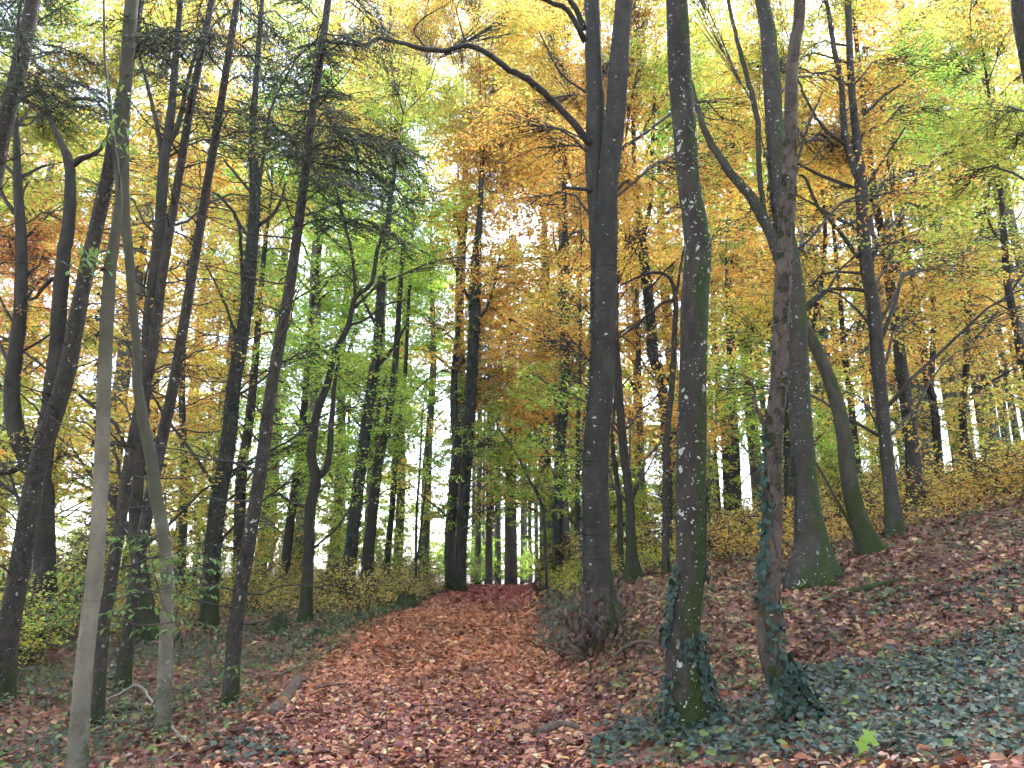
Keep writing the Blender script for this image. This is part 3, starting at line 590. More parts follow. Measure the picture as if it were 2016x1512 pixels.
# ------------------------------------------------------------------ spruces: dead side twigs and dark boughs
def bare_twigs(key, n, ymin, ymax, Lm):
    n = int(n * 1.4)
    t = TREES[key]; P = t['P']; lo = at(500, ymax, t['Y'])[2]; hi = at(500, ymin, t['Y'])[2]
    for i in range(n):
        z = lo + (hi - lo) * (i + rng.uniform(0, .8)) / n; j = int(np.argmin(np.abs(P[:, 2] - z))); p0 = P[j]
        a = rng.uniform(0, 2 * math.pi); L = Lm * rng.uniform(.25, 1.2)
        e = p0 + np.array([math.cos(a), math.sin(a), rng.uniform(-.05, .45)]) * L
        pts = branchy(p0, e, rng.uniform(-.12, .08) * L, 7, .07)
        g = Geo(); g.add(*tube(pts, np.linspace(.013, .004, 7), 5, True))
        for _ in range(rng.integers(1, 4)):
            m = rng.integers(2, 6); d = norm(e - p0) + rng.normal(0, .5, 3); q = pts[m] + norm(d) * L * rng.uniform(.15, .4)
            g.add(*tube(np.array([pts[m], (pts[m] + q) / 2 + rng.normal(0, .02, 3), q]), np.array([.005, .004, .002]), 4, True))
        g.build('branch', M['twig'], t['root'], t['base'])
for k, n, a, b, L in (('L1', 26, 300, 1200, 1.0), ('L4', 24, 250, 1200, 1.1), ('L6', 24, 250, 1150, 1.2), ('L7', 34, 150, 1250, 1.5), ('L10', 10, 100, 700, .9)):
    bare_twigs(k, n, a, b, L)
def bough(geo, wood, p0, p1):
    pts = branchy(p0, p1, .1, 9, .05); L = np.linalg.norm(p1 - p0); pts[:, 2] -= np.linspace(0, 1, 9) ** 2 * .18 * L
    wood.add(*tube(pts, np.linspace(.016, .003, 9), 4, False))
    ax = norm(pts[-1] - pts[0]); sd_ = norm(np.cross(ax, [0, 0, 1.])); nt_ = int(16 + 15 * L)
    for i in range(nt_):
        u = .12 + .88 * i / nt_; k = u * 8; b = pts[int(min(k, 7))] * (1 - (k - int(min(k, 7)))) + pts[int(min(k, 7)) + 1] * (k - int(min(k, 7)))
        s = 1 if i % 2 else -1; tl = L * (.42 - .3 * u) * rng.uniform(.6, 1.2) + .08
        d = norm(sd_ * s * .8 + ax * .65 + np.array([0, 0, -.35]) + rng.normal(0, .2, 3)); e = b + d * tl
        wood.add(*tube(np.array([b, (b + e) / 2 + [0, 0, -.01], e]), np.array([.004, .003, .0015]), 3, False))
        m = int(tl * 120) + 6; v = rng.uniform(0, 1, (m, 1)); pp = b + (e - b) * v
        nd = norm(d * .8 + rng.normal(0, .6, (m, 3))); NN = rnd_dirs(m); NN = norm(NN - nd * (nd * NN).sum(1, keepdims=True))
        V, Fc = leaf_quads(pp + nd * .014, nd, NN, np.full(m, .036), np.full(m, .008), 0)
        c = np.array([.05, .08, .045]) * rng.normal(1, .25, (m, 1)).clip(.4, 1.7)
        geo.add(V, Fc, np.repeat(c, 4, 0))
SPR = {'L4': [(330, 40), (400, 110), (300, 120), (350, 200), (270, 60), (430, 60)], 'L6': [(520, 40), (480, 130), (560, 110), (420, 190), (540, 200), (390, 30), (500, 90)],
       'L7': [(700, 40), (740, 110), (600, 60), (560, 150), (690, 160), (640, 190), (760, 280), (800, 340), (720, 300), (780, 400), (700, 330), (830, 300), (545, 240), (560, 330), (740, 370), (820, 400), (590, 20), (660, 100)],
       'L10': [(110, 40), (180, 90), (130, 150), (20, 60)], 'L1': [(330, 90), (170, 220), (300, 120)]}
for k, lst in SPR.items():
    t = TREES[k]; g = Geo(); wd = Geo(); P = t['P']
    for px, py in lst:
        for rep in range(2):
            c = at(px + rng.uniform(-50, 50), py + rng.uniform(-40, 40), t['Y'] + rng.uniform(-1.4, 1.4))
            hd = np.linalg.norm(P[:, :2] - c[:2], axis=1); j = int(np.argmin(np.abs(P[:, 2] - (c[2] + .15 * hd.min()))))
            p0 = P[j]; far_ = norm(c - p0); start = p0 if rep == 0 else p0 + (c - p0) * .25
            bough(g, wd, start, c + far_ * .25)
    tag(g.build('crown', M['needle'], t['root'], t['base'], smooth=False), kind='stuff'); tag(wd.build('twigs', M['twig'], t['root'], t['base']), kind='stuff')

# ------------------------------------------------------------------ far trees: copies of a few kinds
def copy_tree(root, loc, rz, sc, label, group):
    r = root.copy(); COL.objects.link(r); r.location = tuple(float(v) for v in loc); r.rotation_euler = (0, 0, rz); r.scale = (sc, sc, sc)
    r['label'] = label; r['group'] = group
    for ch in CH[root.name]:
        c = ch.copy(); COL.objects.link(c); c.parent = r
    return r
CH = {}
def far_beech(code, loc, rz, sc, label, group):
    root = empty('far_beech', (0, 0, 0), label, 'tree', group)
    h = 24; P, R = spline([(0, 0, -.5), (0, 0, 0), (.15, .1, 6), (-.1, .2, 13), (.2, 0, 20), (.2, 0, 24)], [.34, .3, .26, .2, .12, .03], .8)
    g = Geo(); g.add(*tube(P, R, 9, True, rough_rad(5, .06, .4, 0, .3))); parts = [g.build('trunk', M['farhazed'], root)]
    L, T, B = Geo(), Geo(), Geo()
    for i in range(29):
        z = 3.4 + 19.6 * rng.uniform() ** .8; rr = (3.6 if z < 16 else 2.4) * rng.uniform(.3, 1); a = rng.uniform(0, 6.28)
        c = np.array([rr * math.cos(a), rr * math.sin(a), z])
        p0 = np.array([0, 0, max(2.5, z - rr * .7)])
        B.add(*tube(branchy(p0, c, .2, 5, .07), np.linspace(.06, .015, 5), 4, False))
        lobe(L, T, c, 1.7, .8, 9, 46, code, .2, c, 1.0)
    parts.append(tag(L.build('crown', M['crown'], root, smooth=False), kind='stuff')); parts.append(tag(B.build('branches', M['twig'], root), kind='stuff')); parts.append(tag(T.build('twigs', M['twig'], root), kind='stuff'))
    root.location = loc; root.rotation_euler = (0, 0, rz); root.scale = (sc, sc, sc); CH[root.name] = parts
    return root
FARP = {}
MARKS = [(30, 'the forked dark beech'), (205, 'the palest beech'), (475, 'the ivy covered leaning trunk'), (548, 'the straight path side spruce'), (650, 'the thin crooked tree'), (737, 'the dark pair on the left bank'), (918, 'the tall pair at the path end'), (1004, 'the middle of the path end'), (1108, 'the ivy clad column'), (1182, 'the double trunked beech'), (1275, 'the split ivy column'), (1362, 'the lichen blotched beech'), (1527, 'the flaking trunk'), (1578, 'the broad grey beech'), (1655, 'the moss covered curving trunk'), (1738, 'the tall splitting trunk'), (1788, 'the ivy specked hillside trunk'), (1840, 'the low forking hillside trunk'), (1899, 'the winding hillside trunk'), (2010, 'the trunk at the right edge')]
USED = {}
def where(px, kind):
    m = sorted(MARKS, key=lambda q: abs(q[0] - px))
    for q in m:
        lab = f"{kind} seen {'left' if px < q[0] else 'right'} of {q[1]}"
        if lab not in USED: break
    USED[lab] = 1; return lab
far_spec = []
for px, Y, code in [(-60, 34, 'g'), (40, 46, 'R'), (130, 38, 'Y'), (300, 36, 'O'), (390, 48, 'Y'), (450, 38, 'Y'), (540, 44, 'G'), (610, 36, 'G'), (675, 42, 'G'), (740, 44, 'g'), (795, 46, 'G'), (845, 42, 'G'), (902, 36, 'Y'), (1104, 33, 'O'), (1068, 50, 'g'), (1080, 44, 'Y'), (1150, 50, 'g'), (1190, 38, 'O'), (1250, 46, 'O'), (1320, 40, 'O'), (1385, 36, 'G'), (1420, 48, 'G'), (1480, 40, 'G'), (1530, 50, 'Y'), (1580, 38, 'g'), (1650, 48, 'Y'), (1800, 46, 'O'), (1880, 30, 'Y'), (1960, 46, 'g'), (2050, 36, 'Y'), (20, 32, 'g'), (250, 33, 'Y'), (-160, 40, 'Y'), (2180, 40, 'g')]:
    x = (px - 1008) / F * Y * 1.03; z = float(H(x, Y))
    lab = where(px, {'O': 'far orange gold tree', 'R': 'far red orange tree', 'Y': 'far yellow tree', 'g': 'far yellow green tree', 'G': 'far fresh green tree'}[code])
    grp = {'O': 'far orange trees', 'R': 'far red trees', 'Y': 'far yellow trees', 'g': 'far yellow green trees', 'G': 'far green trees'}[code]
    sc_ = rng.uniform(.95, 1.4)
    if code not in FARP: FARP[code] = far_beech(code, (x, Y, z), rng.uniform(0, 6), sc_, lab, grp)
    else: copy_tree(FARP[code], (x, Y, z), rng.uniform(0, 6.28), sc_, lab, grp)
for x, y, code in [(-9, -4, 'Y'), (9.5, -4, 'O'), (-4, -10, 'g'), (5, -11, 'Y'), (-14, 3, 'g'), (14.5, 2, 'Y'), (0, -17, 'O'), (-17, -9, 'O'), (18, -9, 'g')]:  # unseen trees, added to darken the near trunks and ground
    copy_tree(FARP[code], (x, y, float(H(x, y))), rng.uniform(0, 6.28), 1.0, 'unseen autumn tree of the wood behind the viewer, added to shade the foreground', 'added shade trees behind the viewer')
# far spruces: straight thin trunks against the sky
def far_spruce(loc, label, group):
    root = empty('far_spruce', (0, 0, 0), label, 'tree', group)
    P, R = spline([(0, 0, -.6), (0, 0, 0), (.05, 0, 8), (0, .05, 17), (0, 0, 25)], [.26, .24, .2, .14, .02], 1.2)
    g = Geo(); g.add(*tube(P, R, 8, True)); parts = [g.build('trunk', M['farhazed'], root)]
    L, T = Geo(), Geo()
    for i in range(95):
        z = rng.uniform(4.5, 24); a = rng.uniform(0, 6.28); Lb = (25 - z) * .12 * rng.uniform(.5, 1.1) + .5
        if z < 9: Lb *= rng.uniform(.3, .8)
        d = np.array([math.cos(a), math.sin(a), -.25]); p0 = np.array([0, 0, z]); e = p0 + d * Lb
        T.add(*tube(np.array([p0, (p0 + e) / 2 + [0, 0, .05], e]), np.array([.025, .015, .008]), 3, False))
        m = int(34 if z > 9 else 12); v = rng.uniform(.2, 1, (m, 1)); pp = p0 + (e - p0) * v + rng.normal(0, .12, (m, 3)) * [1, 1, .5]
        A = norm(d + rng.normal(0, .6, (m, 3)) + [0, 0, -.3]); NN = rnd_dirs(m, .5); NN = norm(NN - A * (A * NN).sum(1, keepdims=True))
        V, Fc = leaf_quads(pp, A, NN, rng.uniform(.2, .42, m), rng.uniform(.05, .1, m), 0)
        L.add(V, Fc, np.repeat(np.array([.035, .065, .04]) * rng.normal(1, .25, (m, 1)).clip(.4, 1.6), 4, 0))
    parts.append(tag(L.build('crown', M['needle'], root, smooth=False), kind='stuff')); parts.append(tag(T.build('twigs', M['twig'], root), kind='stuff'))
    root.location = loc; CH[root.name] = parts; return root
fs = None
for px, Y, w in [(944, 50, 1), (965, 46, 1), (982, 54, 1.1), (1003, 44, 1.25), (1012, 48, .9), (1027, 58, .8), (1042, 62, .8), (1054, 60, .8), (1122, 52, .8), (935, 60, .8), (955, 66, .7), (973, 70, .7), (1034, 72, .7), (1065, 68, .7), (1608, 34, .9), (1622, 38, 1), (1634, 36, .8), (1703, 42, .8), (1716, 46, .8), (1726, 38, .8), (1757, 44, .8), (1772, 40, .8), (1814, 36, 1.1), (1825, 42, .8), (1863, 35, 1), (1880, 44, .8), (1925, 36, 1.3), (1942, 34, 1), (1962, 44, .8), (1985, 38, .8), (2005, 42, .8), (2030, 36, .9), (1500, 46, .9), (1468, 50, .8), (1398, 52, .8), (1240, 56, .9), (690, 60, .8), (780, 62, .8), (850, 58, .8), (560, 58, .9), (420, 55, .9)]:
    x = (px - 1008) / F * Y * 1.03; z = float(H(x, Y))
    if px > 1580: lab, grp = where(px, 'slender hill crest spruce'), 'far spruces on the hill crest'
    elif 930 < px < 1130: lab, grp = where(px, 'slender far spruce trunk'), 'far spruces beyond the path end'
    else: lab, grp = where(px, 'dim spruce deep in the wood'), 'far spruces deep in the wood'
    if fs is None: fs = far_spruce((x, Y, z), lab, grp); fs.scale = (w, w, 1)
    else:
        r_ = copy_tree(fs, (x, Y, z), rng.uniform(0, 6.28), 1, lab, grp); r_.scale = (w, w, rng.uniform(.85, 1.1))

# ------------------------------------------------------------------ understory shrubs
def make_shrub(code, hgt, wid, nst, label, group, nl=13, Ll=.07):
    root = empty('shrub', (0, 0, 0), label, 'shrub', group); L, T = Geo(), Geo()
    for i in range(nst):
        a = rng.uniform(0, 6.28); r = wid * rng.uniform(.2, 1); h = hgt * rng.uniform(.5, 1.1)
        b = np.array([rng.normal(0, wid * .3), rng.normal(0, wid * .3), -.08]); e = b + np.array([r * math.cos(a), r * math.sin(a), h])
        pts = branchy(b, e, .05, 6, .08); T.add(*tube(pts, np.linspace(.009, .003, 6), 4, False))
        for j in (2, 3, 4, 5):
            lobe(L, T, pts[j] + rng.normal(0, .08, 3), .32, .15, 2, nl, code, Ll, pts[j], .32)
    parts = [tag(L.build('foliage', M['crown'], root, smooth=False), kind='stuff'), tag(T.build('stems', M['twig'], root), kind='stuff')]
    CH[root.name] = parts; return root
def scatter_shrubs(code, hgt, wid, nst, spots, label, group, nl=13, Ll=.07):
    proto = make_shrub(code, hgt, wid, nst, label, group, nl, Ll)
    for i, (x, y) in enumerate(spots):
        loc = (x, y, float(H(x, y))); rz = rng.uniform(0, 6.28); s = rng.uniform(.7, 1.25)
        if i == 0: proto.location = loc; proto.rotation_euler = (0, 0, rz); proto.scale = (s, s, s)
        else: copy_tree(proto, loc, rz, s, label, group)
def spots(n, x0, x1, y0, y1, dmin=0):
    o = []
    while len(o) < n:
        y = rng.uniform(y0, y1); x = rng.uniform(x0, x1)
        if dmin and abs(x - path_x(y)) < dmin: continue
        o.append((x, y))
    return o
scatter_shrubs('Z', 1.15, .9, 8, spots(18, -9.5, -2.6, 19.5, 33, 2.6), 'low dull gold beech shrub on the bank left of the path', 'gold shrubs on the left bank')
scatter_shrubs('g', 1.8, .9, 12, spots(16, -17, -6.5, 15.5, 34), 'yellow green shrub in the wood on the left', 'yellow green shrubs at the left')
scatter_shrubs('Z', 1.2, .8, 11, spots(14, 1.8, 7.5, 17.5, 30, 2.6), 'low gold shrub between trunks right of the path end', 'gold shrubs right of the path')
scatter_shrubs('K', .75, .8, 8, spots(18, 4.5, 12, 14.2, 19), 'low orange shrub at the foot of the right hill', 'orange shrubs at the hill foot')
scatter_shrubs('g', .95, .9, 9, spots(28, 9, 24, 18, 31), 'low olive gold shrub on the upper right hillside', 'olive shrubs on the hillside')
scatter_shrubs('g', 1.1, 1.0, 10, spots(24, 8, 30, 24, 36), 'yellow green shrub along the crest of the right hill', 'green shrubs on the hill crest')
scatter_shrubs('G', 1.6, .9, 12, spots(22, -7, 6, 36, 52, 1.9), 'bright green shrub in the distance beyond the path end', 'green shrubs beyond the path')
scatter_shrubs('g', 1.1, .7, 10, spots(9, -11, -7.2, 10.5, 14.5), 'green leafy shrub in the shade by the left edge', 'green shrubs by the left edge')

scatter_shrubs('G', 5.0, 2.0, 13, spots(16, -14, 8, 33, 50, 2.2), 'tall bright green young beech thicket in the far wood', 'green thickets in the far wood', 26, .13)
scatter_shrubs('G', 3.4, 1.8, 12, spots(9, -5, 5, 50, 62), 'tall green thicket beyond the crest of the path', 'green thickets beyond the crest', 26, .15)
scatter_shrubs('g', 4.2, 2.0, 13, spots(9, -24, -7, 24, 40, 2.2), 'tall yellow green young beech thicket in the wood at the left', 'yellow green thickets at the left', 26, .12)
scatter_shrubs('Y', 3.6, 1.9, 12, spots(8, -26, -8, 22, 36, 2.2), 'tall yellow young beech thicket in the wood at the left', 'yellow thickets at the left', 26, .12)
scatter_shrubs('g', 3.8, 1.8, 12, spots(14, 3, 16, 24, 38, 2.2), 'tall yellow green young beech thicket between the trunks at the right', 'green thickets at the right', 26, .12)
def undergrowth(n, x0, x1, y0, y1, code, hmax, label, dmin=2.0, Ll=.06):
    x = rng.uniform(x0, x1, n); y = rng.uniform(y0, y1, n)
    k = (np.abs(x - path_x(y)) > dmin) & ((np.sin(x * 1.1 + 2) * np.sin(y * .9) + .6 * np.sin(x * 2.3 - y * 1.7)) > -.7); x, y = x[k], y[k]; n = len(x)
    Nn = norm(rng.normal(0, .45, (n, 3)) + [0, 0, 1]); A = rng.normal(size=(n, 3)); A = norm(A - Nn * (A * Nn).sum(1, keepdims=True)); L = Ll * rng.uniform(.6, 1.4, n) * (y / 18) ** .5
    V, Fc = leaf_quads(np.stack([x, y, H(x, y) + .04 + hmax * rng.uniform(0, 1, n) ** 1.5], -1), A, Nn, L, L * .6); g = Geo(); g.add(V, Fc, np.repeat(pal(code, n), 4, 0))
    tag(g.build('undergrowth', M['crown'], smooth=False), label, 'plants', kind='stuff')
undergrowth(48000, 8.5, 27, 16, 35, 'g', .6, 'fine yellow green undergrowth on the upper right hillside')
undergrowth(14000, 4.5, 13, 13.5, 19, 'K', .4, 'fine orange gold undergrowth at the foot of the right hill')
undergrowth(16000, -12, -2.5, 18.5, 34, 'Z', .45, 'fine dull gold undergrowth on the left bank')
undergrowth(22000, 1.2, 8.5, 16.5, 34, 'g', .5, 'fine yellow green undergrowth right of the path end')
undergrowth(15000, -24, -7, 13, 30, 'g', .6, 'fine yellow green undergrowth in the wood at the left')
# ------------------------------------------------------------------ leaf litter
def litter_colors(n, x, y):
    base = np.array([(.17, .066, .058), (.26, .105, .08), (.36, .165, .10), (.09, .038, .036), (.46, .26, .14), (.56, .40, .23), (.58, .42, .24), (.48, .27, .05)])
    w = np.array([4.5, 5, 3.6, 4, 2.4, 1.1, .5, .5]); w /= w.sum()
    c = base[rng.choice(len(base), n, p=w)].copy()
    d = np.abs(x - path_x(y)); f = (ss(16, 34, y) * (d < 1.6))[:, None]
    c = c * (1 - f) + f * np.array([.42, .12, .105]) * rng.normal(1, .25, (n, 1)).clip(.5, 1.6)
    o = (ss(8, 12, y) * (1 - ss(16, 24, y)) * (d < 2.4))[:, None] * .5
    c = c * (1 - o) + o * np.array([.40, .155, .05]) * rng.normal(1, .3, (n, 1)).clip(.5, 1.6)
    ptch = np.sin(x * 2.1 + 1.3 * np.sin(y * .9)) * np.sin(y * 1.4 + .8 * np.sin(x * 1.7)) + .6 * np.sin(x * 4.7 - y * 2.9 + 1)
    c = c * (1 + .22 * ptch)[:, None]
    c = c * np.where(d < 1.7, 1.2, .95)[:, None] * np.where(d[:, None] < 1.7, np.array([[1.08, .99, 1.0]]), np.array([[.93, .93, .9]]))
    return (c * rng.normal(1, .15, (n, 1)).clip(.5, 1.5)).clip(.01, .7)
polyI = [[hit(*p) for p in pl] for pl in (
    [(1150, 1512), (1175, 1462), (1240, 1425), (1330, 1418), (1440, 1412), (1500, 1385), (1545, 1345), (1600, 1318), (1700, 1318), (1800, 1292), (1900, 1268), (2030, 1238), (2080, 1512)],
    [(1048, 1275), (1060, 1205), (1130, 1190), (1180, 1225), (1150, 1280), (1090, 1300)],
    [(1040, 1195), (1120, 1165), (1180, 1185), (1130, 1205)],
    [(1880, 1190), (1900, 1150), (2030, 1110), (2030, 1200)],
    [(420, 1512), (440, 1465), (520, 1455), (560, 1480), (590, 1512)],
    [(1640, 1215), (1720, 1175), (1860, 1165), (1840, 1200), (1720, 1225)])]
I_D = [1.0, .4, .5, .4, .75, .25]
def dens_side(x, y):
    d = x - path_x(y); q = np.ones(len(x))
    q = np.where(d < -1.6, .25 + .75 * np.exp(-(-d - 1.6) / .4), q)
    q = np.where((d > 1.7), .72, q)
    return q
def sample_ground(dens0, y0, y1, yref, ex, xr=None):
    ed = np.linspace(y0, y1, 90); xs_, ys_ = [], []
    for a, b in zip(ed[:-1], ed[1:]):
        m = (a + b) / 2; lo, hi = (-.78 * m - 1.5, .78 * m + 1.5) if xr is None else xr
        n = rng.poisson(dens0 * min(1, (yref / m) ** ex) * (hi - lo) * (b - a))
        xs_.append(rng.uniform(lo, hi, n)); ys_.append(rng.uniform(a, b, n))
    return np.concatenate(xs_), np.concatenate(ys_)
def slope_n(x, y):
    e = .05; return norm(np.stack([-(H(x + e, y) - H(x - e, y)) / (2 * e), -(H(x, y + e) - H(x, y - e)) / (2 * e), np.ones(len(x))], -1))
x, y = sample_ground(900, 3.4, 46, 8, 1.95)
k_ = rng.uniform(size=len(x)) < dens_side(x, y); x, y = x[k_], y[k_]
_px, _py = [x], [y]                                              # leaves gathered round the near trunk feet
for _k in ('T', 'D', 'B', 'E', 'L1', 'L2', 'L3', 'L4', 'L6', 'L7', 'L8', 'L11', 'L13', 'F', 'G'):
    _t = TREES[_k]; _a = rng.uniform(0, 6.28, 90); _r = _t['R'][2] * 1.15 + np.abs(rng.normal(0, .16, 90)); _px.append(_t['base'][0] + np.cos(_a) * _r); _py.append(_t['base'][1] + np.sin(_a) * _r)
x, y = np.concatenate(_px), np.concatenate(_py)
iv = in_poly(x, y, polyI[0]); k_ = ~iv | (rng.uniform(size=len(x)) < .22); x, y = x[k_], y[k_]
n = len(x); sn = slope_n(x, y); Nn = norm(sn + rng.normal(0, .42, (n, 3))); A = rng.normal(size=(n, 3)); A = norm(A - Nn * (A * Nn).sum(1, keepdims=True))
s = np.maximum(1, (y / 9)) ** .75; Lz = .071 * np.clip(rng.lognormal(-.12, .38, n), .3, 1.7) * s
P = np.stack([x, y, H(x, y) + .014 + rng.uniform(0, .022, n) + .004 * s], -1)
cols = litter_colors(n, x, y)
dist = np.hypot(x, y); order = np.argsort(dist / Lz)
inview = (np.abs(x) < .69 * y) & (y > 4.6)
big = [i for i in order if inview[i]][:300]
mask = np.ones(n, bool); mask[big] = False
nearm = mask & (y < 10); farm = mask & (y >= 10)
g = Geo()
for mm, fn in ((nearm, leaf_hex), (farm, leaf_quads)):
    V, Fc = fn(P[mm], A[mm], Nn[mm], Lz[mm], Lz[mm] * .62)
    g.add(V, Fc, np.repeat(cols[mm], 6 if fn is leaf_hex else 4, 0))
tag(g.build('leaf_litter', M['litter'], floor, smooth=False), kind='stuff')
# the nearest leaves one by one, a few shared shapes
LP = []
for v in range(10):
    V, Fc = leaf_hex(np.zeros((1, 3)), np.array([[1., 0, 0]]), np.array([[0, 0, 1.]]), np.array([1.]), np.array([.62]), rng.uniform(.05, .3), rng.uniform(-.08, .2))
    c = np.array([(.20, .062, .038), (.29, .10, .045), (.36, .155, .055), (.13, .048, .035), (.42, .22, .08), (.50, .33, .13), (.55, .40, .22), (.33, .11, .06), (.24, .085, .05), (.46, .25, .04)][v])
    me = mk_mesh('fallen_leaf', V, Fc, np.repeat(c[None], 6, 0), False); me.materials.append(M['litter']); LP.append(me)
from mathutils import Matrix
def place(mesh, name, p, a, nn, s, parent):
    b = np.cross(nn, a); m = Matrix(((a[0], b[0], nn[0], p[0]), (a[1], b[1], nn[1], p[1]), (a[2], b[2], nn[2], p[2]), (0, 0, 0, 1))) @ Matrix.Scale(float(s), 4)
    o = bpy.data.objects.new(name, mesh); COL.objects.link(o); o.parent = parent
    o.matrix_local = (Matrix.Translation(-parent.location) @ m) if parent is not None else m
    return o
wv = np.array([5, 5, 3.2, 4, 1.8, .8, .5, 3, 3, .5]); wv /= wv.sum()
for i in big:
    place(LP[rng.choice(10, p=wv)], 'fallen_leaf', P[i], A[i], Nn[i], Lz[i], path if abs(x[i] - path_x(y[i])) < 1.4 else floor)

g = Geo(); tx, ty = sample_ground(4.5, 4.5, 24, 9, 1.2)
for a_, b_ in zip(tx, ty):
    d_ = rng.uniform(0, 6.28); L_ = rng.uniform(.08, .45); q = np.linspace(-.5, .5, 4)[:, None] * L_ * np.array([[math.cos(d_), math.sin(d_)]]) + [[a_, b_]] + rng.normal(0, .012, (4, 2))
    g.add(*tube(np.column_stack([q, H(q[:, 0], q[:, 1]) + .035 + rng.uniform(0, .02)]), np.linspace(.005, .002, 4) * rng.uniform(.7, 1.6), 4, True))
tag(g.build('fallen_twigs', M['wood'], floor), kind='stuff')
# ------------------------------------------------------------------ ivy on the ground
def ivy_cols(n):
    c = np.array([.024, .056, .047]) * rng.normal(1, .45, (n, 1)).clip(.45, 2) * rng.normal(1, .06, (n, 3)); lt = rng.uniform(size=n) < .03
    c[lt] = np.array([.10, .15, .06]) * rng.normal(1, .2, (lt.sum(), 1)); return c.clip(.005, .4)
IVM = []
for v in range(4):
    V, Fc = leaf_shape(IVY, np.zeros((1, 3)), np.array([[1., 0, 0]]), np.array([[0, 0, 1.]]), np.array([1.]), np.array([1.]), (.05, .14, .2, -.06)[v])
    me = mk_mesh('ivy_leaf', V, Fc, np.repeat(ivy_cols(1), len(V), 0) * (1, 1, 1), False); me.materials.append(M['ivy']); IVM.append(me)
ilab = ['dense carpet of dark green ivy covering the lower right corner', 'mound of ivy at the right path edge before the double trunked beech', 'thin ivy strip along the right path edge further back', 'ivy and herb patch at the right picture edge on the slope', 'small ivy clump at the bottom edge left of the path', 'low ivy streak in the litter below the broad grey beech']
for pi, (poly, dd) in enumerate(zip(polyI, I_D)):
    pa = np.array(poly); x0, x1, y0, y1 = pa[:, 0].min(), pa[:, 0].max(), pa[:, 1].min(), pa[:, 1].max()
    n = int((x1 - x0) * (y1 - y0) * 900 * dd); n = min(n, 19000)
    x = rng.uniform(x0, x1, n); y = rng.uniform(y0, y1, n); k_ = in_poly(x + rng.normal(0, .08, n), y + rng.normal(0, .12, n), poly)
    x, y = x[k_], y[k_]; gap = (np.sin(x * 3.1 + 1) * np.sin(y * 2.7) + .5 * np.sin(x * 7 + y * 5)) > 1.0; x, y = x[~gap], y[~gap]; n = len(x)
    Nn = norm(slope_n(x, y) + np.array([0, -.15, 0]) + rng.normal(0, .3, (n, 3))); A = rng.normal(size=(n, 3)); A[:, 1] -= .5; A = norm(A - Nn * (A * Nn).sum(1, keepdims=True))
    L = rng.uniform(.03, .066, n) * (1 if pi in (0, 4) else .85) * rng.choice([.75, 1, 1.25], n); P = np.stack([x, y, H(x, y) + rng.uniform(.02, .1, n) * (1.6 if pi == 1 else 1)], -1)
    c0 = pa[:, :2].mean(0); root = empty('ivy_patch', (c0[0], c0[1], float(H(*c0))), ilab[pi], 'ivy')
    rest = np.ones(n, bool)
    if pi == 0:
        o = np.argsort(np.hypot(x, y) / L); vis = [i for i in o if abs(x[i]) < .69 * y[i] and y[i] > 4.4][:300]; rest[vis] = False
        for i in vis: place(IVM[rng.integers(4)], 'leaf', P[i], A[i], Nn[i], L[i], root)
    V, Fc = leaf_shape(IVY, P[rest], A[rest], Nn[rest], L[rest], L[rest] * .95)
    g = Geo(); g.add(V, Fc, np.repeat(ivy_cols(int(rest.sum())), 9, 0)); tag(g.build('foliage', M['ivy'], root, root.location, smooth=False), kind='stuff')
# green seedlings and herbs scattered through the litter
x, y = sample_ground(10, 4.5, 30, 9, .9); d = x - path_x(y); keep = (np.abs(d) > 1.9) & ((d > 0) | (rng.uniform(size=len(x)) < .95)); x, y = x[keep], y[keep]
x = np.repeat(x, 7); y = np.repeat(y, 7); n = len(x); x = x + rng.normal(0, .09, n); y = y + rng.normal(0, .09, n)
Nn = norm(rng.normal(0, .35, (n, 3)) + [0, -.2, 1]); A = rng.normal(size=(n, 3)); A = norm(A - Nn * (A * Nn).sum(1, keepdims=True)); L = rng.uniform(.035, .085, n) * np.maximum(1, y / 12) ** .6
cg = np.where(rng.uniform(size=(n, 1)) < .45, np.array([[.055, .085, .05]]), np.array([[.15, .2, .06]])) * rng.normal(1, .25, (n, 1)).clip(.5, 1.6)
V, Fc = leaf_hex(np.stack([x, y, H(x, y) + rng.uniform(.03, .14, n)], -1), A, Nn, L, L * .7)
g = Geo(); g.add(V, Fc, np.repeat(cg, 6, 0)); tag(g.build('ground_plants', M['green'], smooth=False), 'scattered small green seedlings and bramble leaves on both banks', 'plants', kind='stuff')
# denser dull green cover on the left floor
poly = [hit(*p) for p in [(-30, 1512), (-30, 1290), (120, 1275), (330, 1265), (470, 1240), (640, 1215), (880, 1165), (800, 1205), (690, 1245), (580, 1300), (450, 1345), (330, 1420), (250, 1512)]]
pa = np.array(poly); n = 34000; x = rng.uniform(pa[:, 0].min(), pa[:, 0].max(), n); y = rng.uniform(pa[:, 1].min(), pa[:, 1].max(), n); k_ = in_poly(x, y, poly) & (np.sin(x * 1.9 + y) * np.sin(y * 1.3 - x * .7) > -.45); x, y = x[k_], y[k_]; n = len(x)
Nn = norm(rng.normal(0, .4, (n, 3)) + [0, -.2, 1]); A = rng.normal(size=(n, 3)); A = norm(A - Nn * (A * Nn).sum(1, keepdims=True)); L = rng.uniform(.03, .08, n)
cg = np.where(rng.uniform(size=(n, 1)) < .7, np.array([[.05, .075, .045]]), np.array([[.13, .17, .06]])) * rng.normal(1, .3, (n, 1)).clip(.4, 1.8)
V, Fc = leaf_shape(IVY, np.stack([x, y, H(x, y) + rng.uniform(.02, .16, n)], -1), A, Nn, L, L)
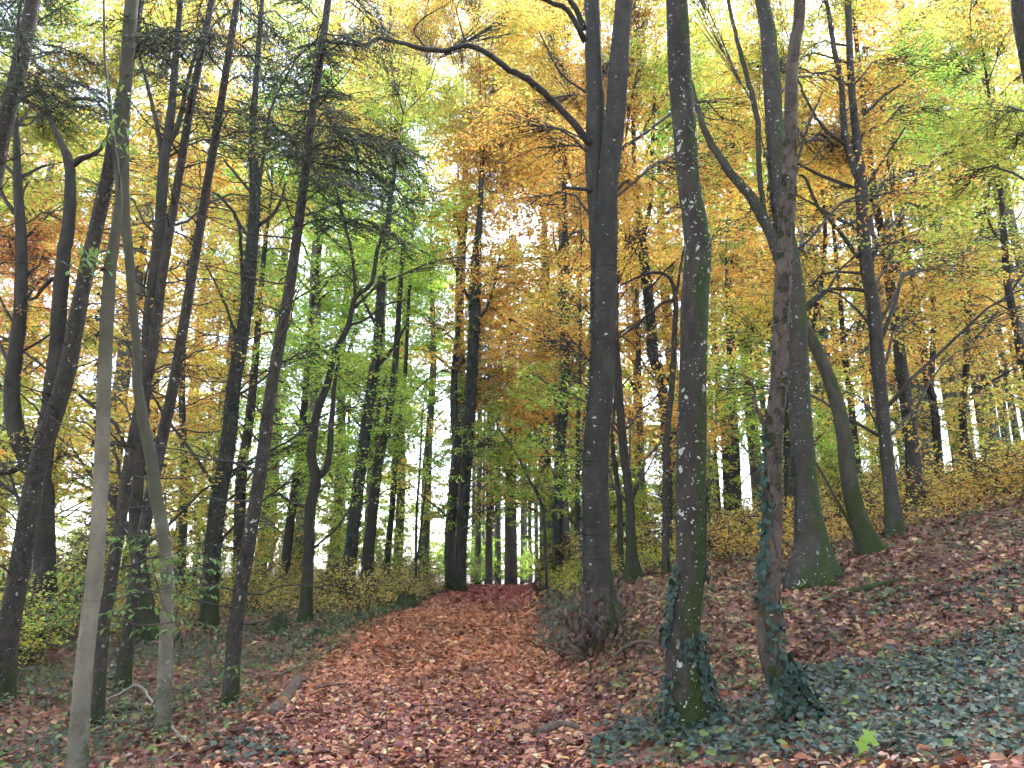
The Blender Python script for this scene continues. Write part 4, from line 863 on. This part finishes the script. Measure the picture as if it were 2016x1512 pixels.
g = Geo(); g.add(V, Fc, np.repeat(cg, 9, 0)); tag(g.build('ground_cover', M['green'], smooth=False), 'dull green low ivy and herbs on the forest floor at the left', 'plants', kind='stuff')

# ------------------------------------------------------------------ ivy climbing trunks
def climb(key, bands, Ll, label, indiv=0):
    """bands: (y_pixel_top, y_pixel_bottom, centre angle, half width, count); angle 0 faces the path walker, negative is left"""
    t = TREES[key]; P, R = t['P'], t['R']; root = empty('climbing_ivy', t['base'], label, 'ivy'); pts = []; stems = Geo()
    for yt, yb, ac, hw_, cnt in bands:
        z0 = max(at(1008, yb, t['Y'])[2], t['base'][2] + .02); z1 = at(1008, yt, t['Y'])[2]
        z = rng.uniform(z0, z1, cnt); a = ac + rng.uniform(-hw_, hw_, cnt)
        j = np.clip(np.searchsorted(P[:, 2], z), 1, len(P) - 1); f = ((z - P[j - 1, 2]) / (P[j, 2] - P[j - 1, 2] + 1e-6)).clip(0, 1)[:, None]
        c = P[j - 1] * (1 - f) + P[j] * f; r = R[j - 1] * (1 - f[:, 0]) + R[j] * f[:, 0]
        fl = 1.04 + (.45 if key in 'TDE' else .2) * np.exp(-(z - t['base'][2]) / .25)
        out = np.stack([np.sin(a), -np.cos(a), np.zeros(cnt)], -1)
        pts.append((c + out * (r * fl + rng.uniform(.005, .045, cnt))[:, None], out))
        zz = np.linspace(z0, z1, 14); jj = np.clip(np.searchsorted(P[:, 2], zz), 0, len(P) - 1); aa = ac + np.sin(zz * 2.1) * hw_ * .4
        sp_ = P[jj] + np.stack([np.sin(aa), -np.cos(aa), 0 * aa], -1) * (R[jj] * (1.02 + .4 * np.exp(-(zz - t['base'][2]) / .25)))[:, None]
        stems.add(*tube(sp_, np.full(14, .009), 5, True))
    P_ = np.concatenate([p for p, o in pts]); O = np.concatenate([o for p, o in pts]); n = len(P_)
    Nn = norm(O + np.array([0, 0, .35]) + rng.normal(0, .4, (n, 3))); A = norm(np.array([0, 0, -1.]) + rng.normal(0, .6, (n, 3))); A = norm(A - Nn * (A * Nn).sum(1, keepdims=True))
    L = Ll * rng.uniform(.6, 1.25, n); stems.build('stem', M['wood'], root, t['base'])
    m = min(n, indiv)
    for i in range(m): place(IVM[rng.integers(4)], 'leaf', P_[i], A[i], Nn[i], L[i], root)
    if n > m:
        V, Fc = leaf_shape(IVY, P_[m:], A[m:], Nn[m:], L[m:], L[m:] * .95); g = Geo(); g.add(V, Fc, np.repeat(ivy_cols(n - m), 9, 0)); tag(g.build('foliage', M['ivy'], root, t['base'], smooth=False), kind='stuff')
climb('T', [(1120, 1280, -1.35, .45, 120), (1250, 1425, 1.0, .65, 230), (1330, 1425, -1.2, .6, 90), (1260, 1300, .1, .5, 25), (950, 1150, 1.5, .3, 50)], .06, 'ivy climbing the foot of the lichen blotched beech', 300)
climb('D', [(990, 1190, -.9, .55, 110), (850, 1000, -1.2, .3, 30), (1180, 1310, .3, .7, 40), (1290, 1405, 1.2, .9, 420), (1330, 1408, 0, 1.2, 160)], .065, 'ivy with pale veined leaves climbing the flaking bent trunk', 300)
climb('B', [(560, 1150, -1.5, .35, 420), (420, 640, -1.6, .3, 90)], .055, 'ivy strip up the left side of the double trunked beech', 250)
climb('L2', [(860, 1260, -1.45, .35, 60), (500, 860, -1.4, .3, 30)], .05, 'sparse ivy leaves along the left side of the palest beech', 90)
climb('L11', [(280, 1150, 0, 3.1, 1700)], .06, 'ivy sheath on the dark leaning trunk left of the straight spruce')
climb('L14', [(480, 1100, 0, 3.1, 1300)], .08, 'ivy sheath on the left dark trunk beyond the left bank')
climb('C2', [(470, 820, 0, 3.1, 1300), (820, 1100, .9, 1.0, 300)], .1, 'thick ivy on the upper trunk where the path vanishes')
climb('C5', [(470, 1110, 0, 3.1, 1500)], .09, 'ivy sheath on the column right of the path end')
climb('N3', [(430, 1050, 0, 3.1, 1500)], .075, 'ivy sheath on the split column between the two big beeches')
climb('H', [(600, 930, -1.2, .6, 260)], .07, 'ivy line on the left of the specked hillside trunk')
climb('G', [(560, 860, -1.5, .35, 170)], .06, 'ivy line on the left of the tall splitting trunk')
climb('I', [(600, 900, 0, 3, 260)], .08, 'ivy on the low forking hillside trunk')
climb('E', [(300, 560, -1.5, .5, 250), (880, 1080, -1.45, .3, 120)], .06, 'ivy on the left flank of the broad grey beech')

# ------------------------------------------------------------------ bark flakes of the flaking trunk
t = TREES['D']; P, R = t['P'], t['R']
fm = []
for v in range(5):
    k = 7; a = np.linspace(0, 2 * math.pi, k, endpoint=False); rr = rng.uniform(.6, 1.1, k)
    ox = np.cos(a) * rr * .5; oz = np.sin(a) * rr * .8
    V = np.concatenate([np.stack([ox, oz, .10 + .22 * np.maximum(oz, 0) - ox ** 2 * .5], -1), np.stack([ox * .96, oz * .96, -.12 - ox ** 2 * .5], -1)])
    j = np.arange(k); Fq = np.stack([j, (j + 1) % k, (j + 1) % k + k, j + k], -1)[:, ::-1]
    fm.append(mk_mesh('bark_flake', V, [Fq, np.arange(k)[None], np.arange(k)[::-1][None] + k], None, False)); fm[-1].materials.append(M['flaky'])
for i in range(110):
    py = rng.uniform(260, 1020); z = at(1008, py, t['Y'])[2]; j = int(np.searchsorted(P[:, 2], z)); a = rng.uniform(-1.6, 1.6)
    o = np.array([math.sin(a), -math.cos(a), 0.]); nn = norm(o + rng.normal(0, .07, 3)); ax = norm(np.cross([0, 0, 1.], nn))
    place(fm[rng.integers(5)], 'bark_flake', P[j] + o * R[j] * .99, ax, nn, rng.uniform(.03, .065), t['root'])

# ------------------------------------------------------------------ dead wood, stumps, stone
def stick(name, label, cat, pts, r, mat, off=.0, sides=8, cut=None, group=None, raw=False):
    W = [np.array(p, float) if raw else hit(p[0], p[1]) + np.array([0, 0, off + (p[2] if len(p) > 2 else 0)]) for p in pts]
    P, R = spline(W, np.asarray(r) * np.ones(len(W)) if np.ndim(r) == 0 else r, .06); P[1:-1] += rng.normal(0, .004, P[1:-1].shape)
    root = empty(name, W[0], label, cat, group); g = Geo(); g.add(*tube(P, R, sides, True, rough_rad(len(P) * 3, .09))); g.build('stem', M[mat], root, W[0])
    if cut:
        for e, q in ((P[0], P[0] - P[1]), (P[-1], P[-1] - P[-2])):
            d = norm(q); gg = Geo(); rr = R[0] * .93; gg.add(*tube(np.array([e + d * .001, e + d * .006]), np.array([rr, rr * .96]), 10, True)); gg.build('cut_end', M['cutwood'], root, W[0])
    return root, W[0]
stick('log', 'short rotten log lying in the litter at the left path edge, its cut end orange', 'log', [(556, 1392), (585, 1350)], .075, 'wood', .05, 10, True)
stick('log', 'second weathered log piece nearest the camera at the left path edge', 'log', [(536, 1412), (560, 1378)], .07, 'wood', .02, 10)
stick('fallen_stick', 'long thin fallen stick at the left path edge', 'stick', [(545, 1342), (600, 1318), (660, 1285)], [.02, .018, .011], 'wood', .075, 6)
stick('fallen_stick', 'short dark stick lying on the leaves right of the logs', 'stick', [(622, 1366), (650, 1360), (690, 1358)], [.016, .014, .009], 'wood', .065, 6)
stick('log', 'curved dark brown log half buried in leaves at the lower right of the path', 'log', [(1058, 1452), (1085, 1442, .02), (1115, 1438, .02), (1142, 1442)], [.03, .045, .042, .022], 'wood', .035, 10)
r_, o_ = stick('fallen_branch', 'bleached fallen branch propped against the bent pale beech', 'branch', [(180, 1408, .05), (230, 1392, .1), (268, 1385, .16), (300, 1415, .1), (335, 1452, .06), (365, 1475, .02)], [.009, .013, .015, .016, .013, .009], 'whitewood', .04, 8)
for a, b in (((300, 1415), (335, 1480)), ((268, 1400), (300, 1468)), ((200, 1410), (300, 1425))):
    p0, p1 = hit(*a) + [0, 0, .1], hit(*b) + [0, 0, .04]; g = Geo(); g.add(*tube(branchy(p0, p1, .02, 5), np.linspace(.007, .003, 5), 5, True)); g.build('twig', M['whitewood'], r_, o_)
stick('fallen_log', 'dark decaying log on the ground behind the two pale beeches', 'log', [(150, 1440, 0), (210, 1415, 0), (270, 1400, 0)], .05, 'stump', .04, 9)
stick('fallen_branch', 'dark dead wood lying flat on the right slope below the leaning mossy trunk', 'branch', [(1655, 1172), (1700, 1166), (1745, 1155), (1775, 1148)], [.03, .05, .045, .02], 'stump', .03, 8)
def lump(name, label, cat, px, py, rx, rz, mat, seed, flat=.3, parts=()):
    c = hit(px, py); r = np.random.default_rng(seed); n, k = 9, 14; V = []
    ph = r.uniform(0, 6.28, 8)
    for i in range(n):
        v = i / (n - 1); e = math.sin(min(v * 1.15, 1) * math.pi / 2); zz = rz * (v * .98); q = math.cos(max(0, (v - flat) / (1 - flat)) * math.pi / 2 * .92)
        for j in range(k):
            a = j / k * 2 * math.pi; m = 1 + .13 * math.sin(2 * a + ph[0]) + .1 * math.sin(3 * a + ph[1] + v * 2) + .07 * math.sin(5 * a + ph[2] - v * 3) + .04 * r.normal()
            V.append((rx * q * m * math.cos(a), rx * .85 * q * m * math.sin(a), zz - .06 + .04 * rz * r.normal() * (i > 0)))
    V = np.array(V); i = np.arange(n - 1)[:, None] * k; j = np.arange(k)[None]; jj = (j + 1) % k
    Fq = np.stack([i + j, i + jj, i + k + jj, i + k + j], -1).reshape(-1, 4)
    root = empty(name, c, label, cat); me = mk_mesh(parts[0], V, [Fq, ((n - 1) * k + np.arange(k))[None]], None, cat != 'stone'); link(parts[0], me, M[mat], root)
    return root
lump('mossy_stone', 'low green mossy stone beside the foot of the thin crooked tree', 'stone', 632, 1252, .24, .22, 'moss2', 3, .2, ('body',))
def stump(px, py, r0, h, label, seed):
    c = hit(px, py); root = empty('tree_stump', c, label, 'stump'); rr = np.random.default_rng(seed)
    P = np.array([[0, 0, -.1], [0, 0, .03], [.01, 0, h * .5], [.02, 0, h * .8], [.02, 0, h]]); rad = rough_rad(seed, .12, .5, 0, .1, 5)
    V, Fc = tube(P, np.array([r0 * 1.1, r0, r0 * .9, r0 * .88, r0 * .8]), 18, True, rad); top = V[:, 2] > h * .95; V[top, 2] += rr.normal(0, h * .12, top.sum())
    g = Geo(); g.add(V, Fc); g.build('trunk', M['stump'], root)
    for k in range(5):
        a = k * 1.26 + rr.uniform(0, .6); d = np.array([math.cos(a), math.sin(a), 0]); g = Geo()
        g.add(*tube(np.array([d * r0 * .7 + [0, 0, .1], d * r0 * 1.35 + [0, 0, .03], d * r0 * 1.9 + [0, 0, -.05]]), np.array([r0 * .3, r0 * .2, r0 * .08]), 7, True)); g.build('root', M['stump'], root)
stump(545, 1246, .16, .3, 'dark rotten stump at the left, before the thin crooked tree', 11)
stump(800, 1198, .27, .34, 'dark low stump on the left edge of the path further back', 12)
# surface roots of the broad grey beech
t = TREES['E']
for px, py in ((1645, 1115), (1655, 1100), (1560, 1150), (1625, 1150)):
    e = hit(px, py); b = t['base'] + [0, 0, .25]; d = e - t['base']; g = Geo()
    g.add(*tube(np.array([t['base'] + d * .2 + [0, 0, .3], t['base'] + d * .6 + [0, 0, .1], e + [0, 0, .01], e + d * .3 - [0, 0, .06]]), np.array([.09, .065, .04, .015]), 8, True)); g.build('root', M['moss2'], t['root'], t['base'])

# dead branch with hanging brown leaves at the foot of the double trunked beech
W0 = hit(1150, 1318)
r_, o_ = stick('fallen_branch', 'fallen branch with curled brown leaves at the foot of the double trunked beech', 'branch',
    [at(1060, 1238, 11.0), at(1068, 1258, 10.9), at(1082, 1272, 10.8), at(1110, 1282, 10.7), at(1135, 1290, 10.5), at(1168, 1303, 10.3)], [.012, .016, .02, .022, .022, .024], 'wood', raw=True)
lm = []
for v in range(5):
    V, Fc = leaf_hex(np.zeros((1, 3)), np.array([[1., 0, 0]]), np.array([[0, 0, 1.]]), np.array([1.]), np.array([.5]), .35 + .1 * v, .15 + .1 * v)
    c = np.array([(.06, .03, .026), (.09, .044, .036), (.036, .02, .018), (.12, .06, .045), (.055, .027, .024)][v]); me = mk_mesh('leaf', V, Fc, np.repeat(c[None], 6, 0), False); me.materials.append(M['litter']); lm.append(me)
tips = [(1150, 1165), (1185, 1150), (1215, 1160), (1230, 1195), (1190, 1200), (1120, 1215), (1100, 1240), (1150, 1240), (1200, 1240), (1240, 1230), (1130, 1265), (1170, 1275), (1210, 1270), (1110, 1290), (1150, 1310)]
for _ in range(34):
    a_ = hit(rng.uniform(1075, 1260), rng.uniform(1235, 1320)); b_ = a_ + np.array([rng.normal(0, .45), rng.normal(0, .3), 0]); b_[2] = float(H(b_[0], b_[1])) + rng.uniform(.05, .5); a_[2] += .03
    g = Geo(); g.add(*tube(branchy(a_, b_, rng.uniform(0, .15), 6, .1), np.linspace(.01, .004, 6), 5, True)); g.build('twig', M['stump'], r_, o_)
for px, py in tips:
    p1 = at(px, py, rng.uniform(10.2, 11.2)); gz = float(H(p1[0], p1[1])); p1[2] = max(p1[2], gz + .05)
    p0 = at(1150, 1294, 10.4); pts = branchy(p0, p1, .1, 6, .08); g = Geo(); g.add(*tube(pts, np.linspace(.009, .003, 6), 5, True)); g.build('twig', M['wood'], r_, o_)
    for k in range(20):
        q = pts[rng.integers(2, 6)] + rng.normal(0, .11, 3); q[2] = max(q[2], float(H(q[0], q[1])) + .04); a = norm(np.array([0, 0, -1.]) + rng.normal(0, .5, 3)); nn = rnd_dirs(1)[0]; nn = norm(nn - a * (a @ nn)); place(lm[rng.integers(5)], 'leaf', q, a, nn, rng.uniform(.085, .135), r_)
stick('fallen_branch', 'smooth arched brown branch rising from the litter between the two big beeches', 'branch', [at(1200, 1302, 9.9), at(1222, 1281, 9.8), at(1250, 1265, 9.75), at(1280, 1264, 9.7), at(1293, 1277, 9.7)], [.014, .022, .024, .022, .014], 'wood', raw=True)

# ------------------------------------------------------------------ near seedling and saplings
c = hit(1695, 1500); root = empty('maple_seedling', c, 'bright green maple seedling in the ivy at the lower right', 'seedling')
S = [at(1695, 1500, c[1]), at(1697, 1470, c[1]), at(1705, 1435, c[1])]; S[0] = c - [0, 0, .03]
g = Geo(); g.add(*tube(*spline(S, [.004, .0035, .002], .02), 6, True)); g.build('stem', M['green' if False else 'twig'], root, c)
V, Fc = leaf_shape(MAPLE, np.zeros((1, 3)), np.array([[1., 0, 0]]), np.array([[0, 0, 1.]]), np.array([1.]), np.array([1.05]), .08)
mm_ = mk_mesh('leaf', V, Fc, np.repeat(np.array([[.26, .40, .07]]), len(V), 0), False); mm_.materials.append(M['green'])
for px, py, s, ax in ((1712, 1448, .105, (.7, -.1, .5)), (1697, 1470, .11, (-.5, -.3, -.8)), (1722, 1462, .07, (.9, -.3, -.3)), (1692, 1494, .085, (-.7, -.4, -.5)), (1678, 1502, .06, (-.9, -.2, -.1)), (1704, 1496, .06, (.6, -.5, -.6))):
    a = norm(np.array(ax, float)); nn = norm(np.array([0, -1., .8]) + rng.normal(0, .15, 3)); nn = norm(nn - a * (a @ nn)); place(mm_, 'leaf', at(px, py, c[1] - .03), a, nn, s, root)
gm = []
for v in range(4):
    V, Fc = leaf_hex(np.zeros((1, 3)), np.array([[1., 0, 0]]), np.array([[0, 0, 1.]]), np.array([1.]), np.array([.42]), .12, -.08)
    cl = np.array([(.10, .20, .05), (.14, .26, .06), (.075, .15, .045), (.18, .30, .08)][v]); me = mk_mesh('leaf', V, Fc, np.repeat(cl[None], 6, 0), False); me.materials.append(M['green']); gm.append(me)
def sapling(label, stems, clusters, Y, name='sapling', lsz=.085, cnt=9, spread=.16):
    base = hit(*stems[0][0]); Yb = Y or base[1]; b0 = np.array([at(*stems[0][0], Yb)[0], Yb, 0]); b0[2] = float(H(b0[0], b0[1])); root = empty(name, b0, label, 'sapling')
    for st in stems:
        W = [at(px, py, Yb) for px, py in st]
        if st is stems[0]: W[0] = b0 - [0, 0, .04]
        P, R = spline(W, np.linspace(.009, .003, len(W)), .05); P[2:-1] += rng.normal(0, .004, P[2:-1].shape); g = Geo(); g.add(*tube(P, R, 6, True)); g.build('stem', M['wood'], root, b0)
    for px, py in clusters:
        p = at(px, py, Yb + rng.uniform(-.25, .25)); ax = norm(np.array([rng.choice([-1, 1]), rng.normal(0, .4), rng.normal(-.1, .2)])); 
        g = Geo(); g.add(*tube(np.array([p - ax * spread * 1.2, p, p + ax * spread * 1.2]), np.array([.003, .003, .0015]), 4, True)); g.build('twig', M['wood'], root, b0)
        for k in range(cnt):
            u = (k / (cnt - 1) - .5) * 2.2; sd_ = norm(np.cross(ax, [0, 0, 1.])) * (1 if k % 2 else -1); a = norm(ax * .6 + sd_ * .7 + np.array([0, 0, -.45]) + rng.normal(0, .25, 3)); L = lsz * rng.uniform(.7, 1.2)
            nn = norm(np.array([0, 0, 1.]) + rng.normal(0, .35, 3)); nn = norm(nn - a * (a @ nn)); place(gm[rng.integers(4)], 'leaf', p + ax * u * spread + a * L * .5, a, nn, L, root)
sapling('green leaved elder sapling between the two pale beeches at the left', [[(412, 1432), (395, 1350), (365, 1262), (320, 1190), (270, 1140)], [(365, 1262), (390, 1200), (400, 1130)], [(320, 1190), (300, 1110), (290, 1040)], [(345, 1225), (270, 1230), (230, 1200)]],
    [(240, 1055), (255, 1075), (275, 1120), (300, 1085), (315, 1100), (255, 1140), (235, 1165), (290, 1160), (330, 1130), (345, 1100), (370, 1130), (385, 1170), (400, 1120), (410, 1155), (225, 1200), (290, 1235), (350, 1235), (330, 1205), (250, 1200), (270, 1060), (310, 1140), (420, 1100), (360, 1175), (230, 1225)], 7.6)
sapling('low green sprig right of the straight spruce foot', [[(418, 1425), (440, 1370), (470, 1320)], [(440, 1370), (455, 1340), (490, 1310)]], [(475, 1308), (495, 1312), (460, 1330)], None, cnt=6)
sapling('dark green leafy sapling left of the palest beech', [[(70, 1330), (100, 1240), (110, 1200), (125, 1160)], [(100, 1240), (145, 1190), (150, 1150)]], [(115, 1185), (135, 1200), (120, 1225), (150, 1160), (100, 1210), (160, 1205), (140, 1130), (175, 1170)], 8.2)
sapling('bare thin sapling in front of the straight spruce', [[(420, 1430), (418, 1350), (412, 1260), (405, 1200)]], [(408, 1230), (416, 1290)], None, cnt=4)
# leafy sprigs on the pale beech trunks
def sprig(key, start, spots_):
    t = TREES[key]; p0 = at(*start, t['Y'])
    for px, py in spots_:
        p = at(px, py, t['Y'] - rng.uniform(0, .4)); pts = branchy(p0, p, .05, 6, .06); g = Geo(); g.add(*tube(pts, np.linspace(.007, .002, 6), 5, True)); g.build('branch', M['twig'], t['root'], t['base'])
        for k in range(12):
            q = pts[rng.integers(3, 6)] + rng.normal(0, .06, 3); a = norm(rng.normal(size=3) + [0, 0, -.5]); nn = norm(np.array([0, -.3, 1.]) + rng.normal(0, .4, 3)); nn = norm(nn - a * (a @ nn)); place(gm[1 + 2 * rng.integers(2)], 'leaf', q, a, nn, rng.uniform(.06, .09), t['root'])
sprig('L2', (218, 540), [(150, 505), (175, 490), (190, 520), (165, 530)])
sprig('L2', (236, 380), [(205, 225), (225, 245), (250, 235), (200, 180), (245, 200)])

# ------------------------------------------------------------------ thin haze volume added to brighten the dark depths between trunks
x0, x1, y0, y1, z0, z1 = -300, 300, -30, 430, -3, 52
V = np.array([(x, y, z) for z in (z0, z1) for y in (y0, y1) for x in (x0, x1)], float)
Fq = np.array([[0, 2, 3, 1], [4, 5, 7, 6], [0, 1, 5, 4], [2, 6, 7, 3], [0, 4, 6, 2], [1, 3, 7, 5]])
hm = bpy.data.materials.new('haze'); hm.use_nodes = True; ht = hm.node_tree; ht.nodes.clear()
ho = ht.nodes.new('ShaderNodeOutputMaterial'); hv = ht.nodes.new('ShaderNodeVolumePrincipled')
hv.inputs['Color'].default_value = (.9, .95, 1, 1); hv.inputs['Density'].default_value = 0.0007
ht.links.new(hv.outputs[0], ho.inputs['Volume'])
haze = link('haze', mk_mesh('haze', V, [Fq], None, False), hm); tag(haze, 'thin haze added to lift the dark depth of the wood', 'haze', kind='stuff')
